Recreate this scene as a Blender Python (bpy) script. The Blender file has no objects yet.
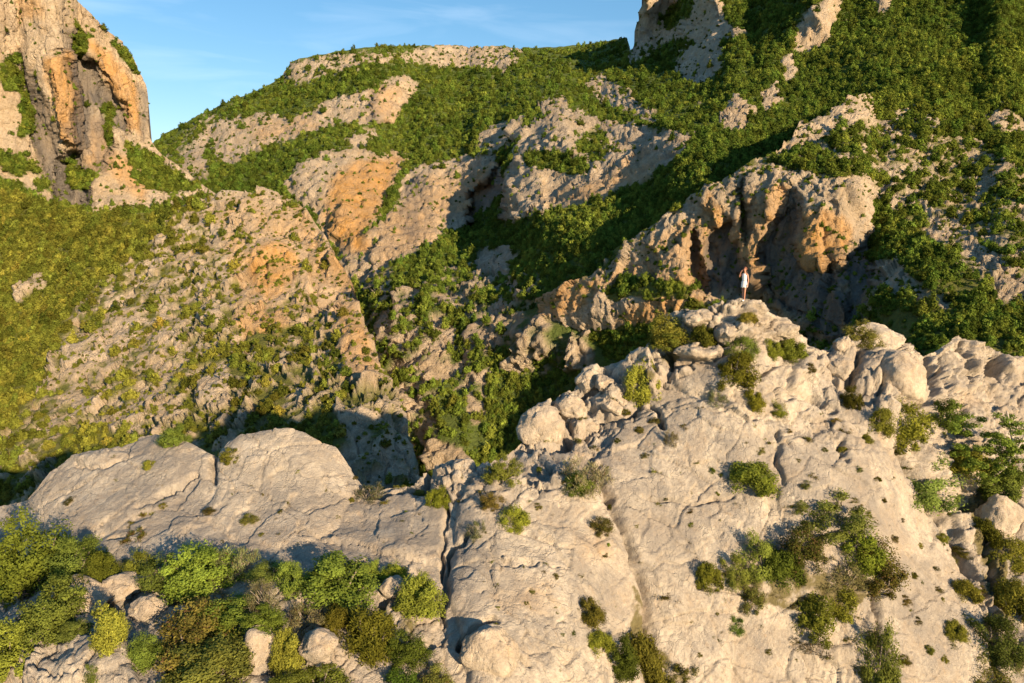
import bpy, math, random
import numpy as np
from mathutils import Vector, Matrix

# ------------------------------------------------------------------ camera, sky, sun, exposure
C = bpy.context.scene.collection
R = math.radians
scene = bpy.context.scene
W, H, F = 1024, 683, 692.0
PITCH = R(10.0)
cam_d = bpy.data.cameras.new("camera")
cam = bpy.data.objects.new("camera", cam_d)
C.objects.link(cam)
cam_d.sensor_width = 36.0
cam_d.lens = F / W * 36.0
cam_d.clip_start = 0.5
cam_d.clip_end = 20000
cam.rotation_euler = (R(90) - PITCH, 0, 0)
scene.camera = cam

SUN_AZ, SUN_EL = 144.0, 16.0          # degrees clockwise from +Y (view direction), above horizon
world = bpy.data.worlds.new("World")
scene.world = world
world.use_nodes = True
wn, wl = world.node_tree.nodes, world.node_tree.links
wn.clear()
w_out = wn.new("ShaderNodeOutputWorld")
w_bg = wn.new("ShaderNodeBackground")
w_sky = wn.new("ShaderNodeTexSky")
w_sky.sky_type = 'NISHITA'
w_sky.sun_disc = False
w_sky.sun_elevation = R(SUN_EL)
w_sky.sun_rotation = R(SUN_AZ)
w_sky.altitude = 600
w_sky.air_density = 1.0
w_sky.dust_density = 0.2
w_sky.ozone_density = 2.5
w_bg.inputs['Strength'].default_value = 0.125
# thin cirrus wisps in the sky
w_tc = wn.new("ShaderNodeTexCoord")
w_map = wn.new("ShaderNodeMapping"); w_map.inputs['Scale'].default_value = (3.0, 3.0, 16.0)
w_map.inputs['Rotation'].default_value = (0.0, 0.12, 0.0)
w_no = wn.new("ShaderNodeTexNoise"); w_no.inputs['Scale'].default_value = 1.6; w_no.inputs['Detail'].default_value = 7
w_no.inputs['Distortion'].default_value = 0.6
w_rp = wn.new("ShaderNodeMapRange"); w_rp.inputs['From Min'].default_value = 0.50; w_rp.inputs['From Max'].default_value = 0.85
w_rp.inputs['To Max'].default_value = 0.13
w_mix = wn.new("ShaderNodeMix"); w_mix.data_type = 'RGBA'
w_mix.inputs[7].default_value = (7.0, 7.2, 7.6, 1)
wl.new(w_tc.outputs['Generated'], w_map.inputs['Vector'])
wl.new(w_map.outputs['Vector'], w_no.inputs['Vector'])
wl.new(w_no.outputs['Fac'], w_rp.inputs['Value'])
wl.new(w_rp.outputs['Result'], w_mix.inputs['Factor'])
w_hs = wn.new("ShaderNodeHueSaturation"); w_hs.inputs['Saturation'].default_value = 1.28; w_hs.inputs['Value'].default_value = 0.9
wl.new(w_sky.outputs['Color'], w_hs.inputs['Color'])
w_gm = wn.new("ShaderNodeGamma"); w_gm.inputs['Gamma'].default_value = 0.75
wl.new(w_hs.outputs['Color'], w_gm.inputs['Color'])
wl.new(w_gm.outputs['Color'], w_mix.inputs[6])
wl.new(w_mix.outputs[2], w_bg.inputs['Color'])
wl.new(w_bg.outputs['Background'], w_out.inputs['Surface'])

sun_d = bpy.data.lights.new("sun", 'SUN')
sun_d.energy = 5.0
sun_d.angle = R(0.55)
sun_d.color = (1.0, 0.75, 0.475)
sun = bpy.data.objects.new("sun", sun_d)
C.objects.link(sun)
sd = Vector((math.sin(R(SUN_AZ)) * math.cos(R(SUN_EL)), math.cos(R(SUN_AZ)) * math.cos(R(SUN_EL)), math.sin(R(SUN_EL))))
sun.rotation_euler = sd.to_track_quat('Z', 'Y').to_euler()
sun.location = sd * 60

scene.view_settings.view_transform = 'Standard'
scene.view_settings.look = 'None'
scene.view_settings.gamma = 1
scene.view_settings.exposure = 1.12

random.seed(7)
RNG = np.random.default_rng(11)

# ------------------------------------------------------------------ survey helpers
SP, CP = math.sin(PITCH), math.cos(PITCH)


def survey(px, py, D):
    """point of the land seen at bearing px, py and lying D metres out."""
    px = np.asarray(px, float); py = np.asarray(py, float)
    x = (px - W / 2) / F
    u = (H / 2 - py) / F
    dy = CP + u * SP
    dz = -SP + u * CP
    s = D / dy
    return np.stack([x * s, dy * s, dz * s], -1)


def bearing(P):
    P = np.asarray(P, float)
    f = P[..., 1] * CP - P[..., 2] * SP
    u = P[..., 1] * SP + P[..., 2] * CP
    return W / 2 + P[..., 0] / f * F, H / 2 - u / f * F


PERM = np.random.default_rng(3).permutation(4096).astype(np.int64)
GRAD = np.random.default_rng(4).normal(size=(4096, 3)); GRAD /= np.linalg.norm(GRAD, axis=1)[:, None]
RAND = np.random.default_rng(5).random((4096, 4))


def hsh(i, j, k, seed):
    return PERM[(PERM[(PERM[(i + seed * 17) & 4095] + j) & 4095] + k) & 4095]


def perlin(P, seed=0):
    fl = np.floor(P)
    ip = fl.astype(np.int64); fr = P - fl
    u = fr * fr * fr * (fr * (fr * 6 - 15) + 10)
    out = np.zeros(len(P))
    for a in (0, 1):
        for b in (0, 1):
            for c in (0, 1):
                g = GRAD[hsh(ip[:, 0] + a, ip[:, 1] + b, ip[:, 2] + c, seed)]
                d = g[:, 0] * (fr[:, 0] - a) + g[:, 1] * (fr[:, 1] - b) + g[:, 2] * (fr[:, 2] - c)
                w = (u[:, 0] if a else 1 - u[:, 0]) * (u[:, 1] if b else 1 - u[:, 1]) * (u[:, 2] if c else 1 - u[:, 2])
                out += w * d
    return out * 1.5


def fbm(P, size, octv=4, seed=0, ridged=False, stretch=(1, 1, 1), gain=0.5):
    Q = P / (size * np.array(stretch, float))
    a, tot, out = 1.0, 0.0, np.zeros(len(P))
    for o in range(octv):
        n = perlin(Q * (2.03 ** o) + o * 13.7, seed + o)
        if ridged:
            n = 1 - 2 * np.abs(n)
        out += a * n; tot += a; a *= gain
    return out / tot


def worley(P, size, seed=0, stretch=(1, 1, 1)):
    Q = P / (size * np.array(stretch, float))
    ip = np.floor(Q).astype(np.int64)
    f1 = np.full(len(P), 9.0); f2 = np.full(len(P), 9.0); cid = np.zeros(len(P), np.int64)
    for a in (-1, 0, 1):
        for b in (-1, 0, 1):
            for c in (-1, 0, 1):
                h = hsh(ip[:, 0] + a, ip[:, 1] + b, ip[:, 2] + c, seed)
                d = (ip[:, 0] + a + RAND[h, 0] - Q[:, 0]) ** 2 + (ip[:, 1] + b + RAND[h, 1] - Q[:, 1]) ** 2 + (ip[:, 2] + c + RAND[h, 2] - Q[:, 2]) ** 2
                near = d < f1
                f2 = np.where(near, f1, np.minimum(f2, d))
                cid = np.where(near, h, cid)
                f1 = np.where(near, d, f1)
    return np.sqrt(f1), np.sqrt(f2), RAND[cid, 3]


def facets(P, size, seed=0, stretch=(1, 1, 1), tilt=0.9, crack=0.5, cw=0.10):
    """broken rock: every fragment has its own level and its own tilted plane, with open joints between."""
    Q = P / (size * np.array(stretch, float))
    ip = np.floor(Q).astype(np.int64)
    f1 = np.full(len(P), 9.0); f2 = np.full(len(P), 9.0); cid = np.zeros(len(P), np.int64)
    rel = np.zeros((len(P), 3))
    for a in (-1, 0, 1):
        for b in (-1, 0, 1):
            for c in (-1, 0, 1):
                h = hsh(ip[:, 0] + a, ip[:, 1] + b, ip[:, 2] + c, seed)
                r = Q - np.stack([ip[:, 0] + a + RAND[h, 0], ip[:, 1] + b + RAND[h, 1], ip[:, 2] + c + RAND[h, 2]], 1)
                d = (r * r).sum(1)
                near = d < f1
                f2 = np.where(near, f1, np.minimum(f2, d))
                cid = np.where(near, h, cid)
                rel[near] = r[near]
                f1 = np.where(near, d, f1)
    e = np.sqrt(f2) - np.sqrt(f1)
    return (RAND[cid, 3] - 0.5) + tilt * (rel * GRAD[cid]).sum(1) - crack * (1 - sstep(0.0, cw, e)) * (RAND[cid, 0] > 0.25)


def sstep(a, b, x):
    t = np.clip((x - a) / (b - a), 0, 1)
    return t * t * (3 - 2 * t)


def seg_dist(px, py, pts, closed):
    d2 = np.full(px.shape, 1e12)
    n = len(pts)
    for i in range(n if closed else n - 1):
        x0, y0 = pts[i]; x1, y1 = pts[(i + 1) % n]
        ex, ey = x1 - x0, y1 - y0
        t = np.clip(((px - x0) * ex + (py - y0) * ey) / (ex * ex + ey * ey + 1e-9), 0, 1)
        d2 = np.minimum(d2, (px - x0 - t * ex) ** 2 + (py - y0 - t * ey) ** 2)
    return np.sqrt(d2)


def poly_sd(px, py, pts):
    """distance to the outline of a plot of land, negative inside."""
    d = seg_dist(px, py, pts, True)
    ins = np.zeros(px.shape, bool)
    n = len(pts)
    for i in range(n):
        x0, y0 = pts[i]; x1, y1 = pts[(i + 1) % n]
        if y0 == y1:
            continue
        cr = ((y0 > py) != (y1 > py)) & (px < (x1 - x0) * (py - y0) / (y1 - y0) + x0)
        ins ^= cr
    return np.where(ins, -d, d)


def in_box(px, py, pts, m):
    a = np.array(pts)
    return np.nonzero((px > a[:, 0].min() - m) & (px < a[:, 0].max() + m) & (py > a[:, 1].min() - m) & (py < a[:, 1].max() + m))[0]


def paint(px, py, base, plots):
    out = base.copy() if isinstance(base, np.ndarray) else np.full(px.shape, float(base))
    for val, w, pts in plots:
        idx = in_box(px, py, pts, w + 2)
        if len(idx) == 0:
            continue
        k = np.clip(0.5 - (poly_sd(px[idx], py[idx], pts) - (2.5 if val > 0.45 else -1.0)) / w, 0, 1)
        out[idx] = out[idx] * (1 - k) + val * k
    return out


def thin_plate(ctrl):
    c = np.array(ctrl, float)
    X = c[:, :2] / 100.0; v = np.log(c[:, 2])
    n = len(X)
    d = np.linalg.norm(X[:, None] - X[None], axis=2)
    K = np.where(d > 0, d * d * np.log(d + 1e-12), 0) + np.eye(n) * 0.02
    Pm = np.hstack([np.ones((n, 1)), X])
    A = np.zeros((n + 3, n + 3)); A[:n, :n] = K; A[:n, n:] = Pm; A[n:, :n] = Pm.T
    sol = np.linalg.solve(A, np.concatenate([v, np.zeros(3)]))

    def ev(px, py):
        Q = np.stack([np.ravel(px), np.ravel(py)], 1) / 100.0
        dd = np.linalg.norm(Q[:, None] - X[None], axis=2)
        K2 = np.where(dd > 0, dd * dd * np.log(dd + 1e-12), 0)
        return (K2 @ sol[:n] + sol[n] + Q @ sol[n + 1:]).reshape(np.shape(px))
    return ev


def box_blur(a, r, axis):
    r = int(r)
    pad = [(0, 0), (0, 0)]; pad[axis] = (r + 1, r)
    c = np.cumsum(np.pad(a, pad, mode='edge'), axis=axis)
    n = a.shape[axis]
    hi = np.take(c, np.arange(2 * r + 1, 2 * r + 1 + n), axis=axis)
    lo = np.take(c, np.arange(0, n), axis=axis)
    return (hi - lo) / (2 * r + 1)


def gblur(a, sig):
    for _ in range(3):
        a = box_blur(box_blur(a, sig, 0), sig, 1)
    return a


def bilinear(img, gx, gy):
    gx = np.clip(gx, 0, img.shape[1] - 1.001); gy = np.clip(gy, 0, img.shape[0] - 1.001)
    i = gx.astype(int); j = gy.astype(int); fx = gx - i; fy = gy - j
    return (img[j, i] * (1 - fx) * (1 - fy) + img[j, i + 1] * fx * (1 - fy) + img[j + 1, i] * (1 - fx) * fy + img[j + 1, i + 1] * fx * fy)


def mesh_from(name, V, Fc, smooth=True):
    V = np.asarray(V, np.float32); Fc = np.asarray(Fc, np.int32)
    me = bpy.data.meshes.new(name)
    k = Fc.shape[1]
    me.vertices.add(len(V)); me.vertices.foreach_set("co", V.ravel())
    me.loops.add(Fc.size); me.loops.foreach_set("vertex_index", Fc.ravel())
    me.polygons.add(len(Fc))
    me.polygons.foreach_set("loop_start", np.arange(0, Fc.size, k, dtype=np.int32))
    me.polygons.foreach_set("loop_total", np.full(len(Fc), k, np.int32))
    me.polygons.foreach_set("use_smooth", np.full(len(Fc), smooth, bool))
    me.update(calc_edges=True)
    return me


def attr(me, name, vals, domain='POINT'):
    a = me.attributes.new(name, 'FLOAT', domain)
    a.data.foreach_set("value", np.asarray(vals, np.float32))


def link(name, me, mat=None, parent=None):
    o = bpy.data.objects.new(name, me)
    C.objects.link(o)
    if mat is not None and me is not None and len(me.materials) == 0:
        me.materials.append(mat)
    if parent is not None:
        o.parent = parent
    return o


def tag(o, label=None, cat=None, group=None, kind=None):
    if label: o['label'] = label
    if cat: o['category'] = cat
    if group: o['group'] = group
    if kind: o['kind'] = kind
    return o


# ------------------------------------------------------------------ materials
class NT:
    def __init__(self, mat):
        mat.use_nodes = True
        self.t = mat.node_tree
        self.t.nodes.clear()

    def n(self, typ, **kw):
        nd = self.t.nodes.new(typ)
        for k, v in kw.items():
            if k.startswith('_'):
                setattr(nd, k[1:], v)
        return nd

    def l(self, a, b):
        self.t.links.new(a, b)

    def noise(self, vec, scale, detail=6, rough=0.6, dist=0.0):
        nd = self.n("ShaderNodeTexNoise")
        nd.inputs['Scale'].default_value = scale; nd.inputs['Detail'].default_value = detail
        nd.inputs['Roughness'].default_value = rough; nd.inputs['Distortion'].default_value = dist
        self.l(vec, nd.inputs['Vector'])
        return nd.outputs['Fac']

    def rng(self, val, a, b, c=0.0, d=1.0):
        nd = self.n("ShaderNodeMapRange")
        nd.inputs['From Min'].default_value = a; nd.inputs['From Max'].default_value = b
        nd.inputs['To Min'].default_value = c; nd.inputs['To Max'].default_value = d
        self.l(val, nd.inputs['Value'])
        return nd.outputs['Result']

    def mix(self, fac, a, b):
        nd = self.n("ShaderNodeMix"); nd.data_type = 'RGBA'
        if isinstance(fac, (int, float)): nd.inputs['Factor'].default_value = fac
        else: self.l(fac, nd.inputs['Factor'])
        for sock, v in ((nd.inputs[6], a), (nd.inputs[7], b)):
            if isinstance(v, tuple): sock.default_value = (*v, 1)
            else: self.l(v, sock)
        return nd.outputs[2]

    def math(self, op, a, b=None):
        nd = self.n("ShaderNodeMath"); nd.operation = op
        for i, v in enumerate((a, b)):
            if v is None: continue
            if isinstance(v, (int, float)): nd.inputs[i].default_value = v
            else: self.l(v, nd.inputs[i])
        return nd.outputs[0]

    def attr(self, name, typ='GEOMETRY'):
        nd = self.n("ShaderNodeAttribute"); nd.attribute_name = name; nd.attribute_type = typ
        return nd.outputs['Fac']


def wv0(t, pos, unit):
    nz = t.n("ShaderNodeTexNoise"); nz.inputs['Scale'].default_value = 4.0 / unit; nz.inputs['Detail'].default_value = 3
    t.l(pos, nz.inputs['Vector'])
    sc = t.n("ShaderNodeVectorMath"); sc.operation = 'SCALE'; sc.inputs['Scale'].default_value = 0.35 * unit
    t.l(nz.outputs['Color'], sc.inputs[0])
    ad = t.n("ShaderNodeVectorMath"); ad.operation = 'ADD'
    t.l(pos, ad.inputs[0]); t.l(sc.outputs[0], ad.inputs[1])
    return ad.outputs[0]


def rock_material(name, unit, pale, tan, grey, ochre, soil, bump=0.6, local=False, streak=0.3, bdist=0.28, gmix=0.55, stone=(0.42, 0.46, 0.54)):
    """limestone: unit = size in metres of its main mottling; 'cover' and 'ochre' come from the land survey."""
    m = bpy.data.materials.new(name); t = NT(m)
    if local:
        tc = t.n("ShaderNodeTexCoord"); pos = tc.outputs['Object']
    else:
        g = t.n("ShaderNodeNewGeometry"); pos = g.outputs['Position']
    mp = t.n("ShaderNodeMapping"); mp.inputs['Scale'].default_value = (1, 1, streak); t.l(pos, mp.inputs['Vector'])
    st = mp.outputs['Vector']
    n1 = t.noise(pos, 0.35 / unit, 8, 0.66, 0.5)
    n2 = t.noise(st, 1.1 / unit, 8, 0.68, 0.6)
    n3 = t.noise(pos, 5.0 / unit, 8, 0.75)
    n4 = t.noise(st, 2.6 / unit, 8, 0.72, 0.5)
    n5 = t.noise(pos, 16.0 / unit, 5, 0.7)
    col = t.mix(t.rng(n1, 0.42, 0.56), tan, pale)
    col = t.mix(t.rng(n2, 0.46, 0.62, 0, gmix), col, grey)
    col = t.mix(t.rng(n3, 0.42, 0.68, 0, 0.55), col, tuple(c * 0.55 for c in tan))
    col = t.mix(t.rng(n5, 0.52, 0.72, 0, 0.45), col, tuple(min(1, c * 1.25) for c in pale))
    och = t.math('ADD', t.attr('ochre'), t.rng(n4, 0.54, 0.75, 0, 0.5))
    och = t.math('MULTIPLY', och, t.rng(n2, 0.25, 0.6, 1.0, 0.55))
    col = t.mix(och, col, ochre)
    col = t.mix(t.math('MULTIPLY', t.attr('stain_shade'), t.rng(n2, 0.3, 0.55, 0.5, 1.0)), col, tuple(c * k for c, k in zip(grey, stone)))  # grey mineral stain, and shade of cliff recesses painted into the colour
    pv = t.n("ShaderNodeTexVoronoi"); pv.inputs['Scale'].default_value = 2.6 / unit; t.l(wv0(t, pos, unit), pv.inputs['Vector'])
    pit = t.math('MULTIPLY', t.rng(pv.outputs['Distance'], 0.07, 0.16, 0.7, 0.0), t.rng(n4, 0.46, 0.56))
    col = t.mix(pit, col, tuple(c * 0.3 for c in tan))
    # black lichen specks and runs
    sp = t.rng(t.noise(pos, 9.0 / unit, 4, 0.6), 0.62, 0.70, 0, 0.6)
    sp = t.math('MULTIPLY', sp, t.rng(n1, 0.40, 0.58, 1.0, 0.2))
    col = t.mix(sp, col, tuple(c * 0.3 for c in grey))
    soilc = t.mix(t.rng(n3, 0.3, 0.7), soil, tuple(c * 1.9 for c in soil))
    col = t.mix(t.attr('cover'), col, soilc)
    b = t.n("ShaderNodeBsdfPrincipled"); b.inputs['Roughness'].default_value = 0.92
    b.inputs['Specular IOR Level'].default_value = 0.15
    t.l(col, b.inputs['Base Color'])
    bm = t.n("ShaderNodeBump"); bm.inputs['Strength'].default_value = bump; bm.inputs['Distance'].default_value = bdist * unit
    vo = t.n("ShaderNodeTexVoronoi"); vo.feature = 'DISTANCE_TO_EDGE'; vo.inputs['Scale'].default_value = 0.9 / unit
    wv = t.n("ShaderNodeVectorMath"); wv.operation = 'ADD'
    nv = t.n("ShaderNodeTexNoise"); nv.inputs['Scale'].default_value = 1.3 / unit; nv.inputs['Detail'].default_value = 6
    t.l(pos, nv.inputs['Vector'])
    sv = t.n("ShaderNodeVectorMath"); sv.operation = 'SCALE'; sv.inputs['Scale'].default_value = 1.6 * unit
    t.l(nv.outputs['Color'], sv.inputs[0]); t.l(pos, wv.inputs[0]); t.l(sv.outputs[0], wv.inputs[1]); t.l(wv.outputs[0], vo.inputs['Vector'])
    joint = t.rng(vo.outputs['Distance'], 0.0, 0.035, -0.35, 0.0)
    joint = t.math('MULTIPLY', joint, t.rng(n1, 0.42, 0.56))
    hb = t.math('ADD', t.math('ADD', t.math('MULTIPLY', n3, 0.8), t.math('MULTIPLY', n4, 0.9)), t.math('MULTIPLY', n5, 0.45))
    hb = t.math('ADD', hb, joint)
    t.l(hb, bm.inputs['Height']); t.l(bm.outputs['Normal'], b.inputs['Normal'])
    o = t.n("ShaderNodeOutputMaterial"); t.l(b.outputs[0], o.inputs[0])
    return m


def leaf_material():
    m = bpy.data.materials.new("leaves"); t = NT(m)
    oi = t.n("ShaderNodeObjectInfo")
    base = oi.outputs['Color']
    rnd = oi.outputs['Random']
    tint = t.attr('tint', 'INSTANCER')
    lt = t.attr('leaf_tint')
    hs = t.n("ShaderNodeHueSaturation")
    t.l(base, hs.inputs['Color'])
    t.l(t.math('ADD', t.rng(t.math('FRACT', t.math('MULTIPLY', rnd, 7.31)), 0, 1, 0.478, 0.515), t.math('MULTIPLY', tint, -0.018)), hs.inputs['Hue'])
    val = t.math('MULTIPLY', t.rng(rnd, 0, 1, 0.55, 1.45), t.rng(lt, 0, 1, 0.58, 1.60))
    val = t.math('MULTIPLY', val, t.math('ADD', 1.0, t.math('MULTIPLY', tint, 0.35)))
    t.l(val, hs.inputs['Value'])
    dead = t.attr('dead')
    col = t.mix(dead, hs.outputs['Color'], (0.13, 0.075, 0.035))
    d = t.n("ShaderNodeBsdfDiffuse"); t.l(col, d.inputs['Color'])
    tr = t.n("ShaderNodeBsdfTranslucent"); t.l(col, tr.inputs['Color'])
    mx = t.n("ShaderNodeMixShader"); mx.inputs[0].default_value = 0.28
    t.l(d.outputs[0], mx.inputs[1]); t.l(tr.outputs[0], mx.inputs[2])
    o = t.n("ShaderNodeOutputMaterial"); t.l(mx.outputs[0], o.inputs[0])
    return m


def simple_material(name, col, rough=0.8, var=0.15, scale=20, sss=0.0):
    m = bpy.data.materials.new(name); t = NT(m)
    tc = t.n("ShaderNodeTexCoord")
    n1 = t.noise(tc.outputs['Object'], scale, 5, 0.6)
    c = t.mix(t.rng(n1, 0.3, 0.7), tuple(x * (1 - var) for x in col), tuple(min(1, x * (1 + var)) for x in col))
    b = t.n("ShaderNodeBsdfPrincipled"); b.inputs['Roughness'].default_value = rough
    t.l(c, b.inputs['Base Color'])
    if sss: b.inputs['Subsurface Weight'].default_value = sss; b.inputs['Subsurface Radius'].default_value = (0.02, 0.008, 0.004)
    o = t.n("ShaderNodeOutputMaterial"); t.l(b.outputs[0], o.inputs[0])
    return m


LEAF = leaf_material()
ROCK_NEAR = rock_material("limestone_near", 1.0, (0.49, 0.43, 0.345), (0.355, 0.30, 0.235), (0.265, 0.24, 0.21), (0.44, 0.275, 0.12), (0.10, 0.085, 0.04), 0.8, streak=0.45, bdist=0.16, gmix=0.85, stone=(0.8, 0.8, 0.8))
ROCK_BLOCK = rock_material("limestone_block", 1.0, (0.56, 0.475, 0.365), (0.43, 0.35, 0.26), (0.32, 0.275, 0.22), (0.44, 0.28, 0.13), (0.10, 0.085, 0.04), 0.8, local=True, streak=0.6, bdist=0.2, gmix=0.8)
ROCK_MID = rock_material("limestone_hill", 5.0, (0.58, 0.475, 0.345), (0.47, 0.37, 0.25), (0.33, 0.28, 0.22), (0.54, 0.285, 0.075), (0.10, 0.105, 0.025), 0.9)
ROCK_FAR = rock_material("limestone_mountain", 9.0, (0.58, 0.475, 0.345), (0.48, 0.375, 0.25), (0.33, 0.28, 0.225), (0.54, 0.285, 0.075), (0.075, 0.10, 0.024), 0.9)
BARK = simple_material("bark", (0.20, 0.165, 0.13), 0.9, 0.3, 8)
BARK_PALE = simple_material("pale_bark", (0.36, 0.32, 0.27), 0.9, 0.25, 8)

# ------------------------------------------------------------------ the land
HILL_PLOTS = [  # (share of bare rock, soft edge, outline)
    (0.50, 20, [(370,290),(480,250),(560,300),(600,330),(600,380),(480,400),(440,470),(380,440),(365,340)]),
    # skyline crags
    (0.85, 6, [(405,58),(420,51),(470,47),(518,50),(515,62),(500,72),(490,62),(470,66),(440,64)]),
    (0.66, 6, [(283,78),(290,64),(330,58),(405,54),(410,60),(360,66),(330,76),(300,82)]),
    (0.5, 8, [(165,150),(200,120),(235,105),(240,110),(205,135),(180,165)]),
    # band of cliffs below the skyline
    (1.0, 5, [(180,165),(190,150),(200,140),(215,128),(260,116),(290,122),(320,108),(345,98),(370,92),(395,78),(417,84),(405,100),(390,122),(370,120),(340,120),(310,130),(280,140),(250,150),(232,160),(212,158),(205,175),(185,172)]),
    (0.1, 5, [(205,143),(214,140),(216,170),(208,175)]),
    (0.7, 5, [(350,140),(372,128),(374,135),(355,150)]),
    # lower cliffs of the left half
    (0.97, 5, [(285,185),(300,168),(330,152),(400,155),(402,160),(390,185),(372,222),(364,252),(345,254),(325,232),(312,208)]),
    (0.93, 6, [(372,222),(388,190),(408,178),(425,165),(470,160),(490,155),(505,185),(485,205),(470,220),(440,237),(400,262),(365,285),(340,275),(345,254),(364,250)]),
    (0.15, 6, [(388,190),(402,175),(398,200),(378,232),(368,240)]),
    (0.72, 5, [(478,140),(495,125),(522,120),(526,130),(505,146),(485,156)]),
    (0.6, 5, [(365,285),(400,262),(440,240),(445,248),(410,270),(375,300)]),
    # central crag
    (1.0, 5, [(503,230),(505,195),(513,165),(522,140),(535,125),(555,115),(580,112),(600,124),(640,128),(692,138),(682,150),(665,162),(650,176),(620,190),(590,202),(560,207),(530,217)]),
    (0.12, 5, [(520,158),(545,150),(575,156),(592,166),(588,176),(560,174),(530,168)]),
    (0.5, 5, [(575,135),(600,128),(612,150),(595,165),(578,150)]),
    (0.8, 4, [(540,105),(565,97),(567,108),(545,115)]),
    (0.75, 5, [(588,85),(602,78),(625,92),(642,106),(655,118),(648,122),(620,108),(600,100)]),
    # crags of the right hand mountainside
    (1.0, 4, [(631,62),(640,0),(650,-60),(724,-60),(722,25),(742,32),(705,45),(690,35),(665,40),(645,56)]),
    (0.2, 4, [(655,20),(670,8),(690,-8),(700,-5),(690,18),(668,32)]),
    (0.9, 4, [(678,62),(690,48),(720,48),(718,70),(700,82),(685,80)]),
    (0.95, 4, [(793,48),(800,25),(815,5),(842,-8),(832,20),(825,42),(805,52)]),
    (0.85, 4, [(722,122),(735,98),(752,112),(742,130),(725,130)]),
    (0.85, 4, [(760,97),(775,83),(779,100),(765,110)]),
    (0.8, 3, [(785,62),(792,55),(793,80),(787,80)]),
    (0.7, 4, [(980,70),(1000,55),(1010,75),(990,85)]),
    (0.8, 4, [(990,115),(1000,100),(1024,120),(1024,135),(1000,125)]),
    (0.7, 4, [(875,0),(890,-5),(888,12),(878,12)]),
    # broken ground of the middle slope
    (0.5, 12, [(380,275),(440,250),(520,245),(518,265),(470,278),(400,312),(370,320)]),
    (0.55, 10, [(365,330),(400,312),(450,298),(490,310),(470,340),(430,370),(400,365),(375,360)]),
    (0.12, 10, [(395,265),(470,225),(560,215),(640,190),(700,140),(700,230),(600,250),(520,245),(440,262),(400,290)]),
    (0.58, 8, [(478,332),(500,318),(530,312),(575,340),(588,365),(545,372),(500,366)]),
    (0.62, 5, [(418,352),(455,338),(448,370),(420,374)]),
    (0.75, 5, [(480,250),(510,248),(505,268),(478,272)]),
    (0.6, 6, [(395,400),(420,385),(422,430),(402,445),(405,480),(395,470)]),
    (0.75, 4, [(420,440),(470,452),(470,470),(430,470)]),
    (0.05, 10, [(440,400),(500,375),(560,380),(600,370),(600,420),(540,450),(480,455),(440,440)]),
    (0.6, 5, [(470,390),(485,380),(482,420),(472,425)]),
]
SPUR_PLOTS = [
    (0.2, 14, [(-160,150),(0,180),(120,205),(180,205),(150,245),(105,275),(70,320),(50,370),(15,420),(-160,440)]),
    (0.62, 6, [(15,290),(40,275),(45,285),(20,300)]),
    (0.84, 10, [(205,200),(240,190),(262,188),(300,200),(330,240),(362,300),(385,375),(360,390),(345,350),(320,300),(290,270),(250,300),(235,260),(210,230)]),
    (0.97, 5, [(255,272),(282,248),(298,262),(290,292),(262,300)]),
    (0.97, 5, [(238,322),(262,312),(285,318),(282,335),(250,350)]),
    (0.97, 5, [(330,300),(345,292),(362,330),(382,372),(368,390),(352,382),(342,340)]),
    (0.72, 8, [(110,330),(135,315),(132,340),(95,370),(65,380),(75,350)]),
    (0.42, 14, [(210,340),(300,320),(340,330),(350,390),(395,400),(395,430),(300,425),(200,420),(150,415),(180,370)]),
    (0.75, 6, [(200,380),(225,365),(230,400),(205,405)]),
    (0.62, 10, [(70,400),(170,395),(180,415),(100,430)]),
    (0.42, 10, [(-100,430),(100,430),(300,420),(410,400),(440,560),(-100,600)]),
    (0.1, 10, [(60,440),(90,425),(160,450),(150,480),(60,470)]),
    (0.62, 8, [(290,440),(330,408),(400,405),(420,480),(330,500)]),
    (0.12, 8, [(300,425),(330,405),(345,440),(320,470),(290,450)]),
]
BLUFF_PLOTS = [
    (0.4, 5, [(0,60),(18,50),(30,75),(25,100),(0,90)]),
    (0.15, 5, [(72,22),(95,38),(80,62),(70,50)]),
    (0.25, 5, [(105,28),(130,55),(142,78),(130,72),(112,48)]),
    (0.3, 6, [(15,100),(32,90),(38,130),(20,140)]),
    (0.2, 6, [(60,158),(75,150),(80,170),(110,172),(100,190),(70,190)]),
    (0.25, 5, [(100,105),(112,102),(115,150),(105,150)]),
    (0.35, 7, [(120,140),(150,150),(205,190),(170,200),(130,175)]),
    (0.5, 7, [(0,150),(30,160),(50,190),(0,185)]),
    (0.06, 10, [(-60,182),(0,178),(60,205),(130,214),(215,192),(215,260),(-60,260)]),
    (0.85, 5, [(92,185),(110,172),(118,200),(95,210)]),
]
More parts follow.
